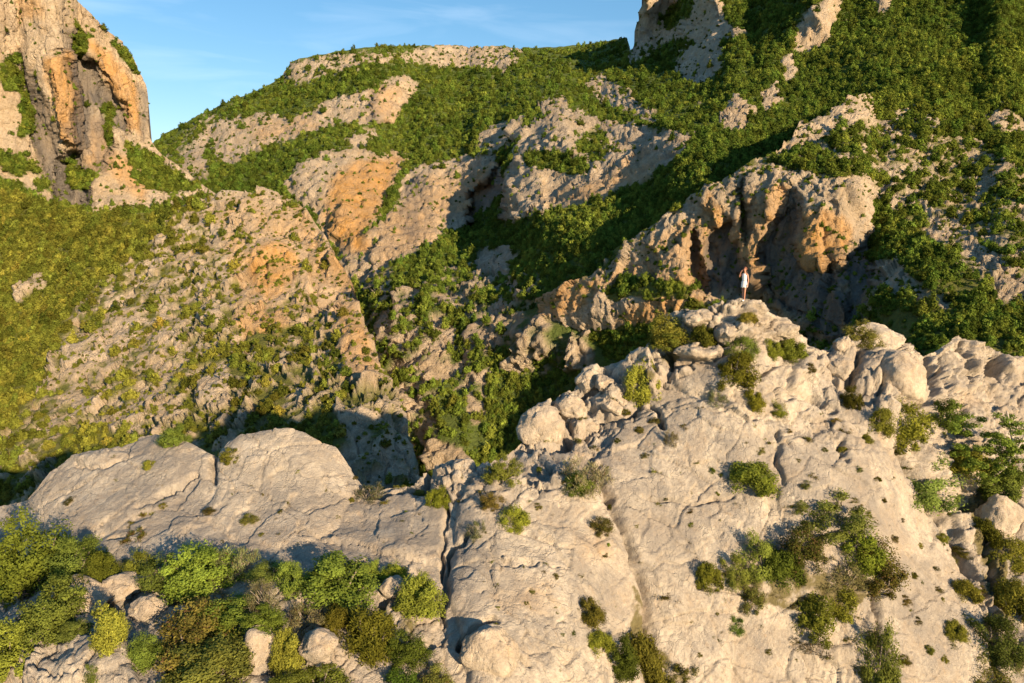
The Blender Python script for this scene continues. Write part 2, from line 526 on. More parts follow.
RIDGE_PLOTS = [
    (0.05, 8, [(610,262),(650,225),(700,185),(745,160),(770,150),(700,140),(600,240)]),
    (0.97, 6, [(520,305),(560,285),(605,280),(630,245),(690,205),(740,172),(765,175),(790,168),(830,180),(868,180),(880,205),(870,255),(860,300),(840,345),(760,310),(700,295),(650,320),(560,325)]),
    (0.06, 5, [(602,290),(625,278),(660,280),(700,285),(690,298),(650,300),(610,300)]),
    (0.12, 6, [(700,300),(740,308),(735,330),(690,330)]),
    (0.1, 7, [(520,335),(640,325),(700,330),(640,380),(500,440),(490,440)]),
    (0.93, 5, [(792,140),(800,122),(830,114),(850,92),(868,95),(868,118),(835,125),(810,140)]),
    (0.4, 8, [(755,165),(800,150),(850,160),(875,140),(905,150),(880,175),(820,175)]),
    (0.55, 12, [(850,160),(900,110),(960,135),(1010,180),(1040,260),(1040,310),(985,240),(930,200),(885,200)]),
    (0.26, 10, [(868,95),(920,70),(1060,-20),(1060,190),(1010,160),(950,120),(900,100)]),
    (0.75, 4, [(985,118),(1000,100),(1024,120),(1024,140),(1000,128)]),
    (0.12, 8, [(870,195),(900,220),(960,270),(1000,290),(1024,300),(1060,380),(940,380),(860,340),(880,300),(865,265)]),
    (0.85, 5, [(868,262),(895,262),(925,290),(950,295),(945,310),(890,290),(872,285)]),
    (0.75, 5, [(925,215),(965,235),(1024,280),(1024,300),(970,255),(930,235)]),
    (0.8, 4, [(995,262),(1015,270),(1015,300),(998,300)]),
]
OCHRE_HILL = [
    (0.35, 14, [(370,255),(385,215),(430,175),(475,165),(480,205),(430,240),(395,262)]), (0.6, 10, [(525,300),(560,285),(600,282),(590,310),(545,318)]),
    (1.0, 12, [(340,170),(375,160),(400,158),(392,180),(372,222),(364,250),(346,250),(326,228),(330,200)]),
    (0.7, 8, [(475,175),(488,165),(490,190),(478,200)]),
    (0.5, 14, [(400,230),(420,215),(430,240),(400,250)]),
    (0.55, 16, [(560,195),(650,160),(660,170),(590,205)]),
    (0.45, 14, [(505,190),(518,185),(512,225),(503,225)]),
    (0.5, 14, [(375,85),(400,90),(390,118),(375,110)]),
    (0.4, 14, [(250,128),(320,112),(320,122),(260,145)]),
]
OCHRE_SPUR = [
    (0.30, 20, [(210,205),(290,195),(330,245),(375,350),(385,385),(345,390),(320,320),(280,350),(230,340),(240,280)]),
    (0.6, 12, [(300,205),(318,235),(335,262),(322,270),(304,240)]),
    (1.0, 10, [(252,280),(250,262),(282,250),(297,262),(288,285),(264,295)]),
    (0.8, 12, [(240,322),(262,312),(285,318),(280,334),(250,348)]),
    (0.75, 10, [(330,262),(345,258),(362,275),(345,282),(332,275)]),
    (0.7, 12, [(338,310),(352,310),(378,372),(362,384),(350,365)]),
    (0.45, 14, [(228,240),(245,225),(250,290),(238,310)]),
]
OCHRE_BLUFF = [
    (0.95, 7, [(48,62),(66,50),(74,90),(78,150),(66,140),(55,110)]),
    (0.9, 7, [(92,45),(108,55),(130,80),(134,110),(140,135),(130,128),(118,95),(100,62)]),
    (0.7, 10, [(110,160),(140,158),(150,175),(140,200),(118,178)]),
    (0.6, 8, [(12,0),(40,-10),(45,15),(18,25)]),
    (0.5, 10, [(90,120),(108,125),(108,170),(88,165)]),
]
OCHRE_RIDGE = [
    (0.85, 14, [(770,200),(800,240),(850,265),(842,340),(790,320),(740,290),(735,230)]), (0.7, 16, [(610,285),(660,240),(720,210),(740,260),(700,290),(640,290)]),
    (0.95, 10, [(620,318),(650,298),(700,300),(720,315),(680,325),(630,330)]),
    (0.95, 12, [(520,305),(575,280),(600,285),(580,310),(540,315)]),
    (0.8, 8, [(700,230),(712,200),(722,215),(725,290),(712,285),(705,260)]),
    (0.8, 8, [(740,190),(755,200),(760,250),(742,240)]),
    (0.75, 8, [(770,190),(785,185),(780,240),(765,265),(760,250)]),
    (0.95, 8, [(800,215),(830,210),(850,230),(840,260),(815,262),(805,240)]),
    (0.6, 10, [(790,285),(830,265),(845,290),(838,335),(800,320)]),
    (0.5, 10, [(650,250),(680,225),(690,265),(670,280)]),
]


STAIN_SHADE_HILL = [(0.7, 8, [(474,190),(503,165),(505,226),(480,236),(466,225)]), (0.5, 8, [(405,185),(418,178),(416,240),(404,250)]), (0.5, 7, [(370,92),(378,92),(376,124),(370,122)]),  # first outline paints the gully's cast shade into the rock colour
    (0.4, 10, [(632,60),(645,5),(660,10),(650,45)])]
STAIN_SHADE_BLUFF = [(0.9, 8, [(22,50),(34,80),(46,112),(58,160),(74,198),(58,198),(44,165),(30,120)]), (0.95, 8, [(70,32),(80,52),(94,66),(106,84),(122,112),(128,130),(114,126),(100,100),(90,120),(84,155),(76,150),(74,105),(68,60)]),  # mineral streaks, with the shade of recesses and cave painted in
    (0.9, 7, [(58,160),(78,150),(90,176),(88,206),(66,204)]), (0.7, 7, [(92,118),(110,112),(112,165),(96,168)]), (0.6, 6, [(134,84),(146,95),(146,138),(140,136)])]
STAIN_SHADE_RIDGE = [(0.9, 9, [(700,285),(712,235),(728,225),(738,262),(760,286),(735,290)]), (0.9, 9, [(757,262),(778,205),(792,185),(800,205),(797,245),(812,270),(845,275),(838,345),(800,318),(770,300)]),  # mineral stain plus painted shade over the cliff's shaded stripes and hollows
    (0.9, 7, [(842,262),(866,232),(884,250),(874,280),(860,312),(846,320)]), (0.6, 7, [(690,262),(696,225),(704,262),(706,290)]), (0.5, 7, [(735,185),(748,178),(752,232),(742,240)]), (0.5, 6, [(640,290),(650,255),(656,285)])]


def topline(pts):
    a = np.array(pts, float)
    return lambda x: np.interp(x, a[:, 0], a[:, 1])


HILL_TOP = topline([(-160,150),(100,148),(150,146),(165,133),(200,115),(235,98),(265,88),(283,75),(290,63),(310,56),(350,50),(380,46),(440,45),(500,46),(520,48),(560,47),(600,42),(627,37),(631,52),(634,40),(638,12),(645,-8),(700,-22),(1180,-50)])
BLUFF_TOP = topline([(-160,-110),(-60,-80),(0,-50),(60,-12),(75,-2),(90,13),(105,27),(120,41),(133,57),(140,74),(146,88),(148.6,103),(149.6,136),(155,147),(165,157),(180,168),(195,178),(206,187),(222,198)])
SPUR_TOP = topline([(-160,180),(0,190),(60,207),(120,216),(165,213),(200,197),(230,190),(262,188),(285,192),(305,208),(330,243),(350,283),(366,320),(382,365),(397,400),(412,440),(424,480),(444,560)])
RIDGE_TOP = topline([(500,352),(506,336),(513,318),(524,303),(560,286),(600,270),(612,252),(650,226),(690,196),(720,181),(745,164),(770,152),(790,140),(800,123),(830,114),(850,94),(868,94),(900,82),(950,58),(1024,26),(1180,-30)])
RIDGE_BOT = topline([(500,354),(540,352),(600,380),(650,415),(700,440),(1180,450)])
CREST = [(-320,440),(-120,478),(-50,500),(0,506),(28,500),(40,485),(50,470),(70,458),(100,450),(120,447),(140,436),(155,433),(175,440),(195,447),(213,456),(222,453),(230,443),(245,436),(265,432),(290,432),(305,436),(318,445),(335,450),(345,462),(358,478),(372,491),(385,486),(410,483),(425,470),(440,463),(455,460),(475,460),(490,455),(505,456),(516,449),(521,446),(522,424),(528,410),(545,404),(556,398),(562,392),(574,389),(578,376),(585,369),(600,368),(612,365),(640,350),(655,330),(665,315),(685,310),(700,312),(715,305),(735,301),(755,303),(765,312),(780,318),(795,330),(810,345),(828,351),(838,339),(848,335),(860,325),(870,322),(885,325),(900,335),(915,348),(922,356),(935,352),(945,345),(955,336),(968,340),(985,345),(1000,352),(1010,358),(1024,364),(1060,368),(1104,360),(1180,340),(1300,330)]  # crest beyond both frame edges is unseen, raised to shade the valley
CREST_TOP = topline(CREST)

HILL_CTRL = [(150,140,650),(235,98,700),(300,58,690),(450,45,820),(600,42,760),(560,47,800),(-160,150,600),(0,150,620),
    (640,0,690),(700,0,560),(690,70,450),(640,55,640),(800,0,440),(900,0,410),(1024,0,380),(1180,-100,420),(700,-60,600),(1180,0,370),
    (200,150,570),(330,110,570),(400,90,610),(400,150,490),(300,160,430),(330,200,365),(350,250,320),(420,190,400),(480,230,322),(560,130,335),(520,205,280),(560,190,282),(640,160,272),(600,160,290),(660,148,266),(560,220,228),(520,240,252),(450,280,248),(600,230,202),(540,335,182),(585,350,176),(505,325,194),(640,200,226),(700,155,224),(600,400,168),(640,400,162),(700,180,192),(680,138,258),(750,80,350),(800,60,370),(850,80,320),
    (400,330,222),(450,350,205),(520,300,206),(540,365,184),(450,420,172),(500,450,162),(420,450,170),(600,300,186),(480,520,145),(300,300,300),(250,230,370),(200,190,430),(100,200,470),(300,400,230),(0,300,420),(-160,300,420),(-160,580,300),(300,580,160),
    (800,200,250),(900,100,280),(1024,100,300),(800,330,250),(1024,300,250),(1180,300,260),(1180,580,200),(700,580,140)]
SPUR_CTRL = [(-160,190,270),(-60,190,262),(0,195,255),(100,215,236),(200,197,228),(250,190,225),(290,195,218),(330,245,192),(360,310,158),(382,365,133),(400,410,114),(412,470,99),(430,560,85),
    (340,410,113),(370,400,114),(300,300,166),(200,300,174),(100,300,187),(0,300,203),(212,430,119),(300,420,112),(0,430,140),(100,425,130),(0,500,116),(100,500,107),(200,500,99),(300,480,96),(-60,580,105),(200,580,84),(-160,430,150),(-160,580,115),(450,190,215)]
BLUFF_CTRL = [(-160,-100,330),(-160,100,300),(-160,240,285),(0,0,330),(60,0,342),(100,30,356),(140,90,368),(146,140,362),(60,100,333),(100,120,344),(0,100,318),(0,190,305),(60,205,315),(120,200,326),(200,190,332),(160,175,345),(0,240,285),(220,240,310),(100,240,300),(220,195,330),(220,80,372),(0,-60,345)]
RIDGE_CTRL = [(500,354,204),(520,305,202),(545,345,186),(560,310,182),(600,275,181),(640,250,175),(700,200,172),(745,165,172),(800,128,188),(868,95,212),(950,60,245),(1024,30,270),(1180,-20,300),
    (600,310,172),(650,290,163),(700,285,157),(740,250,159),(760,290,151),(800,300,141),(845,325,126),(868,290,122),(885,245,141),(820,215,152),(860,240,149),(790,180,160),(850,180,158),(900,180,158),
    (900,280,118),(950,330,100),(1000,330,98),(1024,300,108),(1024,200,150),(950,180,168),(950,120,198),(1024,100,215),(600,340,175),(600,385,172),(640,405,164),(700,400,150),(760,400,135),(900,400,96),(1024,420,82),(1180,100,220),(1180,300,110),(1180,440,80)]

STEP_HILL = [(22, 7, [(471,196),(480,186),(492,178),(504,160),(506,226),(495,233),(478,238),(464,236),(468,212)]),
             (7, 6, [(400,178),(414,170),(412,190),(402,198)]), (-6, 6, [(505,228),(507,190),(520,160),(540,150),(545,210)]),
             (-10, 6, [(372,95),(395,78),(417,84),(405,100),(390,122),(374,122)])]
STEP_BLUFF = [(9, 10, [(20,50),(34,80),(46,112),(60,160),(76,200),(58,200),(44,165),(30,120),(16,80)]),
              (10, 11, [(70,38),(80,52),(94,66),(110,84),(126,112),(129,132),(112,128),(112,165),(92,168),(82,150),(76,105),(70,62)]),
              (12, 10, [(58,160),(78,148),(90,172),(88,206),(70,206),(60,195)]),
              (-7, 6, [(48,58),(64,48),(72,80),(78,150),(62,140),(54,110)])]
STEP_RIDGE = [(4, 9, [(700,285),(712,235),(725,215),(735,225),(738,270),(760,290),(790,320),(840,345),(780,345),(730,310)]),
              (4, 9, [(757,262),(776,205),(790,182),(800,200),(797,240),(812,262),(842,270),(838,330),(800,318),(770,300)]),
              (6, 9, [(842,262),(865,232),(882,250),(874,280),(860,310),(846,318)]),
              (6, 6, [(688,262),(694,235),(702,262),(706,290),(694,285)]), (5, 5, [(738,188),(745,180),(748,225),(742,240)])]


def land(name, x0, x1, step, top, ybot, ctrl, rock0, plots, ochre, stain_shade, steps, noise_fn, mat, slopes=(74, 33), hp=0.9, warp=7.0, backs=((6, -2), (18, -9), (45, -30), (110, -85), (220, -180)), sig=42, rows=None):
    tp = thin_plate(ctrl)
    xs = np.arange(x0, x1 + step, step)
    ty = top(xs)
    yb = ybot(xs) if callable(ybot) else np.full(len(xs), float(ybot))
    ybot = yb.max()
    nr = rows or int((ybot - ty.min()) / step)
    v = np.linspace(0, 1, nr)[:, None]
    px = np.broadcast_to(xs[None], (nr, len(xs))).copy()
    py = yb[None] + (ty.min() - yb)[None] * v
    over = py < ty[None]
    py = np.maximum(py, ty[None])
    # long wave of the land + steep rock / gentle green slopes
    cs = 4.0
    ymin = ty.min() - 8
    gx, gy = np.meshgrid(np.arange(x0, x1 + 8, cs), np.arange(ymin, ybot + 8, cs))
    base = tp(gx, gy)
    if hp > 0:
        rk = paint(gx.ravel(), gy.ravel(), rock0, plots).reshape(gx.shape)
        s = np.radians(slopes[1] + (slopes[0] - slopes[1]) * sstep(0.3, 0.95, rk))
        el = np.arctan((H / 2 - gy) / F) - PITCH
        t = np.tan(el)
        dt = -np.gradient(t, axis=0)
        inc = dt / -np.maximum(np.tan(s) - t, 0.25)
        g = np.cumsum(-inc[::-1], axis=0)[::-1]
        g = -g
        g = gblur(g, 1)
        base = base - hp * (g - gblur(g, sig / cs)) * 1.0
    lnD = bilinear(base, (px - x0) / cs, (py - ymin) / cs)
    D = np.exp(lnD)
    P0 = survey(px, py, D).reshape(-1, 3)
    size = np.exp(lnD).mean() if not over.any() else np.exp(lnD)[~over].mean()
    wx = fbm(P0, size * 0.03, 3, 31) * warp
    wy = fbm(P0, size * 0.03, 3, 37) * warp
    qx, qy = px.ravel() + wx, py.ravel() + wy
    D = D.ravel()
    dd = np.zeros_like(D)
    for val, w, pts in steps:
        idx = in_box(qx, qy, pts, w + 2)
        dd[idx] += val * np.clip(0.5 - poly_sd(qx[idx], qy[idx], pts) / w, 0, 1)
    D = D + dd
    P = survey(px.ravel(), py.ravel(), D)
    rock = paint(qx, qy, rock0, plots)
    och = paint(qx, qy, 0.0, ochre); stn = paint(qx, qy, 0.0, stain_shade)
    G = P.reshape(nr, len(xs), 3)
    N = np.cross(np.gradient(G, axis=1), np.gradient(G, axis=0)).reshape(-1, 3)
    area = np.linalg.norm(N, axis=1)
    N /= area[:, None] + 1e-9
    first = np.where(over.any(0), over.argmax(0), nr)
    N3 = N.reshape(nr, len(xs), 3)
    src = np.minimum(np.arange(nr)[:, None], np.maximum(first[None] - 2, 0))
    N = np.take_along_axis(N3, np.repeat(src[:, :, None], 3, 2), axis=0).reshape(-1, 3)
    area = np.where(np.arange(nr)[:, None] >= first[None] - 1, 0, area.reshape(nr, -1)).ravel()
    # local share of bare rock -> patches of rock and of green
    n = fbm(P, size * 0.022, 5, 51, gain=0.62)
    rocky = np.clip((rock - 0.5) * 1.7 + 0.5 + n * 1.5 * (1 - np.abs(rock - 0.5) * 1.45), 0, 1)
    rocky = sstep(0.28, 0.72, rocky)
    P = P + N * noise_fn(P, rocky, N, size)[:, None]
    nv = len(P); nx = len(xs)
    ids = np.arange(nv).reshape(nr, nx)
    allP = [P]; cover = [1 - rocky]; oc = [och]
    last = ids[-1]
    rows_ids = [ids]
    rad = P[last][:, :2] / np.linalg.norm(P[last][:, :2], axis=1)[:, None]
    off = nv
    for k, (dx, dz) in enumerate(backs):
        B = P[last].copy()
        wob = 1 + 0.25 * fbm(B, size * 0.05, 2, 60 + k)
        B[:, :2] += rad * (dx * wob)[:, None]
        B[:, 2] += dz * wob
        allP.append(B); cover.append((1 - rocky)[last]); oc.append(och[last] * 0)
        rows_ids.append((off + np.arange(nx))[None]); off += nx
    I = np.concatenate(rows_ids, 0)
    Fc = np.stack([I[:-1, :-1], I[:-1, 1:], I[1:, 1:], I[1:, :-1]], -1).reshape(-1, 4)
    me = mesh_from(name, np.concatenate(allP), Fc)
    attr(me, 'cover', np.concatenate(cover)); attr(me, 'ochre', np.concatenate(oc)); attr(me, 'stain_shade', np.concatenate([stn] + [stn[last]] * len(backs)))
    o = link(name, me, mat)
    ux, uy = bearing(P)
    return dict(obj=o, P=P, N=N, px=ux, py=uy, ax=px.ravel(), ay=py.ravel(), rock=rock, rocky=rocky, area=area, size=size)


def cliff_noise(scale, broken=1.0, tall=3.2):
    def fn(P, rocky, N, size):
        Q = P + 4 * scale * np.stack([fbm(P, 18 * scale, 4, 71), fbm(P, 18 * scale, 4, 72), fbm(P, 18 * scale, 4, 73)], 1)
        steep = sstep(0.8, 0.35, N[:, 2])
        big = fbm(Q, 30 * scale, 3, 75, stretch=(1, 1, 2.0)) * 4 * scale
        d = facets(Q, 17 * scale, 80, (1, 1, tall), 0.9, 0.3, 0.06) * 4.2 * scale * (0.4 + 0.6 * steep)
        d += facets(Q, 6.5 * scale, 81, (1, 1, tall), 0.9, 0.5, 0.07) * 2.0 * scale
        d += facets(Q, 2.8 * scale, 82, (1, 1, 0.5 + tall * 0.4), 0.9, 0.5, 0.13) * 0.85 * scale
        d += fbm(Q, 9 * scale, 5, 83, ridged=True, stretch=(1, 1, 3.2), gain=0.65) * 2.2 * scale * steep
        d += fbm(P, 2.4 * scale, 4, 88, gain=0.68) * 0.75 * scale
        lump = fbm(P, 16 * scale, 4, 91) * 2.4 * scale
        return rocky * (big + d * broken * 0.8) + (1 - rocky) * lump
    return fn


def slab_noise(P, rocky, N, size):
    """tilted limestone slabs with rounded crags."""
    Q = P + 3 * np.stack([fbm(P, 9, 4, 171), fbm(P, 9, 4, 172), fbm(P, 9, 4, 173)], 1)
    d = fbm(Q, 26, 4, 175, stretch=(1, 1, 1.6)) * 4.0
    d += facets(Q, 13, 180, (1, 1, 1.7), 0.9, 0.25, 0.05) * 2.1
    d += facets(Q, 5.0, 181, (1, 1, 1.5), 0.9, 0.4, 0.08) * 0.9
    d += fbm(Q, 7, 4, 183, ridged=True, stretch=(1, 1, 2.6), gain=0.6) * 0.9
    d += fbm(P, 1.6, 3, 188, gain=0.65) * 0.28
    return rocky * d + (1 - rocky) * fbm(P, 9, 4, 91) * 1.4


hill = land("mountainside", -160, 1180, 1.6, HILL_TOP, 580, HILL_CTRL, 0.24, HILL_PLOTS, OCHRE_HILL, STAIN_SHADE_HILL, STEP_HILL, cliff_noise(1.0), ROCK_FAR)
tag(hill['obj'], 'green wooded mountainside with pale limestone crags rising to the skyline', 'mountain', kind='structure')
bluff = land("cliff", -160, 222, 1.0, BLUFF_TOP, 240, BLUFF_CTRL, 0.88, BLUFF_PLOTS, OCHRE_BLUFF, STAIN_SHADE_BLUFF, STEP_BLUFF, cliff_noise(0.8, 0.85, 3.4), ROCK_FAR, slopes=(80, 45), hp=0.5)
tag(bluff['obj'], 'tall ochre and grey limestone cliff against the sky at left', 'cliff', kind='structure')
spur = land("hillside", -160, 444, 1.3, SPUR_TOP, 580, SPUR_CTRL, 0.56, SPUR_PLOTS, OCHRE_SPUR, [], [], slab_noise, ROCK_MID, slopes=(55, 36), hp=0.6, backs=((4, -2), (12, -10), (30, -30), (60, -70)))
tag(spur['obj'], 'pale rocky spur dotted with shrubs below the left cliff', 'hillside', kind='structure')
ridge = land("rocky_ridge", 500, 1180, 1.3, RIDGE_TOP, RIDGE_BOT, RIDGE_CTRL, 0.5, RIDGE_PLOTS, OCHRE_RIDGE, STAIN_SHADE_RIDGE, STEP_RIDGE, cliff_noise(0.5), ROCK_MID, slopes=(76, 36), hp=0.7, backs=((3, -2), (9, -10), (20, -22), (45, -50)))
tag(ridge['obj'], 'craggy ridge with a shaded ochre cliff behind the standing person', 'ridge', kind='structure')

# the floor of the gorge and the country around, out to the horizon
gv, gf = [], []
ng = 60
lin = np.sinh(np.linspace(-5.2, 5.2, ng)) / np.sinh(5.2) * 9000
for j in range(ng):
    for i in range(ng):
        gv.append((lin[i], lin[j], 0))
gv = np.array(gv, float)
gv[:, 2] = -150 + fbm(gv, 900, 3, 5) * 60
for j in range(ng - 1):
    for i in range(ng - 1):
        a = j * ng + i
        gf.append((a, a + 1, a + ng + 1, a + ng))
me = mesh_from("ground", gv, gf); attr(me, 'cover', np.full(len(gv), 0.8)); attr(me, 'ochre', np.zeros(len(gv)))
tag(link("ground", me, ROCK_FAR), 'green floor of the gorge far below the crest', 'ground', kind='structure')
# ------------------------------------------------------------------ the near crest of limestone
CREST_CTRL = [(-320,450,36),(-320,740,19.5),(-120,500,34.5),(-120,740,19.5),(0,508,33),(0,683,20),(50,470,33.5),(150,436,34.5),(265,432,32.5),(340,455,32),(372,492,31),(150,520,28.5),(265,520,28),(150,580,24.6),(300,570,24.5),(400,540,27),(200,683,19),(350,683,20),(300,620,22),(430,480,30.5),(500,460,31),(560,465,31.5),(440,560,26),(520,540,27),(600,500,30),(460,683,21),(560,683,22.5),(550,600,25),(620,560,28),(640,683,24.5),(640,600,27.5),
    (525,445,35),(545,405,36),(600,370,37.5),(655,330,38.5),(743,303,37.2),(800,335,38.5),(830,352,39),(870,323,40),(920,357,41.5),(955,337,42.5),(1024,365,43),(1104,362,43),(1300,330,46),
    (600,440,34),(650,400,35.2),(700,380,35.2),(760,380,35),(650,480,31.6),(740,450,32.5),(850,420,34.2),(900,390,36),(950,390,40),(1000,420,39),(740,560,28.8),(850,540,29.6),(940,520,33.5),(1020,520,34),(740,740,24.5),(850,740,25),(950,600,30),(960,740,26),(1024,640,29),(1104,740,27),(1300,740,27),(1300,500,36),(300,740,18),(560,740,20.5)]

# bulging slabs and blocks: (rise in metres, rounding in pixels of bearing, outline)
BULGE = [
    (0.28, 30, [(30,500),(70,458),(120,447),(155,433),(213,456),(215,480),(199,482),(165,505),(120,530),(60,545)]),
    (0.32, 34, [(217,490),(222,455),(245,436),(290,430),(340,452),(362,485),(345,520),(300,545),(240,540),(200,520)]),
    (0.45, 14, [(70,458),(120,446),(137,462),(95,472),(79,467)]),
    (0.30, 12, [(137,462),(155,432),(180,440),(208,455),(190,462),(160,466)]),
    (0.28, 22, [(350,500),(410,485),(440,490),(447,520),(442,565),(400,560),(330,540)]),
    (0.5, 30, [(455,505),(470,480),(520,470),(600,480),(618,520),(640,600),(650,690),(540,700),(470,690),(450,600)]),
    (0.35, 10, [(470,480),(500,470),(523,478),(515,500),(485,505)]),
    (0.4, 9, [(515,455),(548,455),(568,470),(560,490),(535,485)]),
    (0.35, 8, [(548,452),(575,458),(590,480),(570,490),(562,470)]),
    (0.30, 10, [(425,470),(455,459),(490,456),(495,470),(460,480),(430,490)]),
    (0.45, 14, [(462,650),(464,640),(482,626),(492,630),(508,658),(526,674),(530,700),(470,700)]),
    (0.8, 18, [(523,446),(524,420),(540,404),(556,408),(565,430),(560,448),(545,456),(530,456)]),
    (0.45, 9, [(556,412),(562,394),(580,392),(590,408),(575,424),(563,424)]),
    (0.5, 9, [(575,392),(580,370),(600,366),(602,382),(590,398),(578,402)]),
    (0.35, 7, [(600,380),(618,372),(632,385),(622,398),(604,396)]),
    (0.4, 9, [(590,402),(610,394),(626,404),(618,418),(596,418)]),
    (0.35, 8, [(565,430),(590,420),(600,432),(580,446),(566,444)]),
    (0.8, 14, [(612,372),(640,350),(660,356),(672,372),(660,396),(630,392)]),
    (0.4, 34, [(585,470),(620,425),(680,398),(740,405),(762,440),(770,520),(740,600),(730,690),(668,690),(640,580),(612,505)]),
    (0.34, 30, [(775,440),(830,430),(880,440),(925,510),(965,570),(990,640),(985,700),(890,690),(872,595),(800,590),(778,500)]),
    (0.55, 12, [(672,356),(690,344),(722,344),(726,356),(712,364),(690,360)]),
    (0.35, 14, [(672,362),(712,366),(738,380),(728,398),(690,396),(670,380)]),
    (0.5, 9, [(685,326),(690,312),(712,307),(722,316),(712,328),(694,332)]),
    (0.55, 10, [(722,326),(740,314),(752,330),(748,340),(730,342),(716,335)]),
    (0.45, 7, [(720,306),(736,300),(757,302),(764,314),(760,320),(740,312),(722,314)]),
    (0.35, 6, [(750,320),(762,316),(770,322),(764,328),(752,328)]),
    (0.5, 8, [(768,326),(780,317),(794,328),(796,338),(780,340),(768,334)]),
    (0.5, 14, [(785,392),(788,360),(802,344),(824,352),(832,380),(842,410),(815,398)]),
    (0.5, 10, [(828,372),(830,352),(848,344),(858,354),(850,376),(838,386)]),
    (0.55, 14, [(856,368),(862,348),(880,346),(892,350),(882,376),(872,390),(856,386)]),
    (0.5, 12, [(870,345),(872,324),(890,327),(915,350),(926,368),(905,366),(892,356)]),
    (0.4, 12, [(926,380),(926,362),(940,350),(958,340),(960,356),(960,372),(978,396),(960,410),(940,410),(930,400)]),
    (0.5, 10, [(960,352),(970,342),(985,346),(1000,354),(998,362),(981,362),(976,384),(965,372)]),
    (0.5, 10, [(997,374),(1002,354),(1020,362),(1030,380),(1010,384)]),
    (0.35, 10, [(906,460),(920,445),(938,455),(942,475),(968,510),(985,545),(975,570),(955,540),(935,505)]),
    (0.35, 9, [(960,470),(972,462),(980,480),(978,500),(966,492)]),
    (0.4, 9, [(985,500),(1010,495),(1020,520),(1015,560),(1000,590),(985,560)]),
    (0.4, 9, [(965,560),(985,570),(998,620),(995,650),(980,610)]),
    (0.5, 16, [(25,640),(50,612),(80,600),(110,640),(130,650),(140,690),(20,690)]),
    (0.45, 9, [(50,592),(72,582),(92,590),(90,602),(62,612)]),
    (0.45, 9, [(96,588),(112,574),(130,582),(132,600),(105,600)]),
    (0.5, 10, [(242,645),(260,630),(275,622),(282,640),(262,656),(248,662)]),
    (0.4, 10, [(300,640),(318,625),(334,650),(330,672),(304,672)]),
]
# cracks and hollows: (depth in metres, half width in pixels of bearing, line)
CRACKS = [
    (0.55, 1.6, [(440,488),(443,503),(445,520),(445,537),(441,566),(444,585),(443,628)]),
    (0.7, 1.8, [(470,538),(456,548),(449,556),(446,570),(447,598),(443,615)]),
    (0.9, 2.4, [(461,652),(462,643),(470,635),(482,627),(492,625)]),
    (0.25, 1.4, [(461,650),(482,653),(507,659),(524,673)]),
    (0.55, 4.0, [(598,470),(606,500),(618,528),(628,556),(636,590),(646,625),(656,683)]),
    (1.2, 2.2, [(860,350),(857,362),(850,367),(848,380)]),
    (1.0, 2.0, [(893,360),(886,366),(883,378),(880,391)]),
    (0.9, 2.0, [(854,386),(880,392),(892,398),(904,404)]),
    (0.6, 2.2, [(930,390),(926,402),(915,406)]),
    (1.0, 2.4, [(926,356),(934,378),(932,396),(938,410)]),
    (0.8, 1.8, [(938,350),(941,370),(932,380)]),
    (0.8, 2.0, [(959,343),(960,356),(966,372),(984,378)]),
    (1.4, 4.0, [(994,356),(995,366),(996,375)]),
    (0.9, 3.0, [(528,456),(560,448),(572,436),(566,424),(559,416),(555,406)]),
    (1.0, 4.0, [(562,450),(576,440),(594,427)]),
    (0.9, 4.0, [(566,416),(579,404),(588,394),(597,386)]),
    (0.8, 2.2, [(600,420),(628,418),(640,402)]),
    (0.6, 2.0, [(652,405),(660,418),(663,430)]),
    (0.8, 2.2, [(669,352),(673,370),(690,366)]),
    (0.6, 1.6, [(690,352),(706,359),(714,362),(724,354)]),
    (0.8, 1.6, [(748,319),(760,326),(774,332),(776,338)]),
    (0.7, 2.0, [(715,330),(716,342),(726,346)]),
    (0.35, 1.5, [(785,356),(784,376),(786,394),(802,396),(816,398),(836,410)]),
    (0.5, 1.8, [(750,378),(763,378),(775,365)]),
    (0.3, 2.0, [(777,436),(779,460),(782,482)]),
    (0.3, 1.6, [(695,590),(728,592),(760,600)]),
    (0.6, 2.4, [(868,560),(873,595),(875,624),(881,650),(884,690)]),
    (0.7, 3.0, [(902,450),(918,480),(932,508),(942,530),(958,552),(966,568),(982,590),(993,634),(996,690)]),
    (0.3, 1.4, [(79,468),(95,472),(116,470),(137,462)]),
    (0.5, 2.4, [(217,450),(213,474),(216,482)]),
    (0.35, 2.0, [(137,512),(165,498),(199,479)]),
    (0.3, 1.6, [(111,544),(126,538),(141,532)]),
    (0.6, 3.0, [(362,490),(378,498),(420,486),(430,470)]),
    (0.5, 3.0, [(952,500),(975,520),(985,545),(1000,600),(1010,650)]),
    (0.6, 4.0, [(30,580),(60,575),(140,600),(240,605)]),
    (0.4, 2.0, [(500,490),(523,478),(531,490),(545,498)]),
    (0.3, 1.6, [(843,440),(838,452),(845,462)]),
    (0.25, 1.4, [(640,500),(690,505),(735,500)]),
]
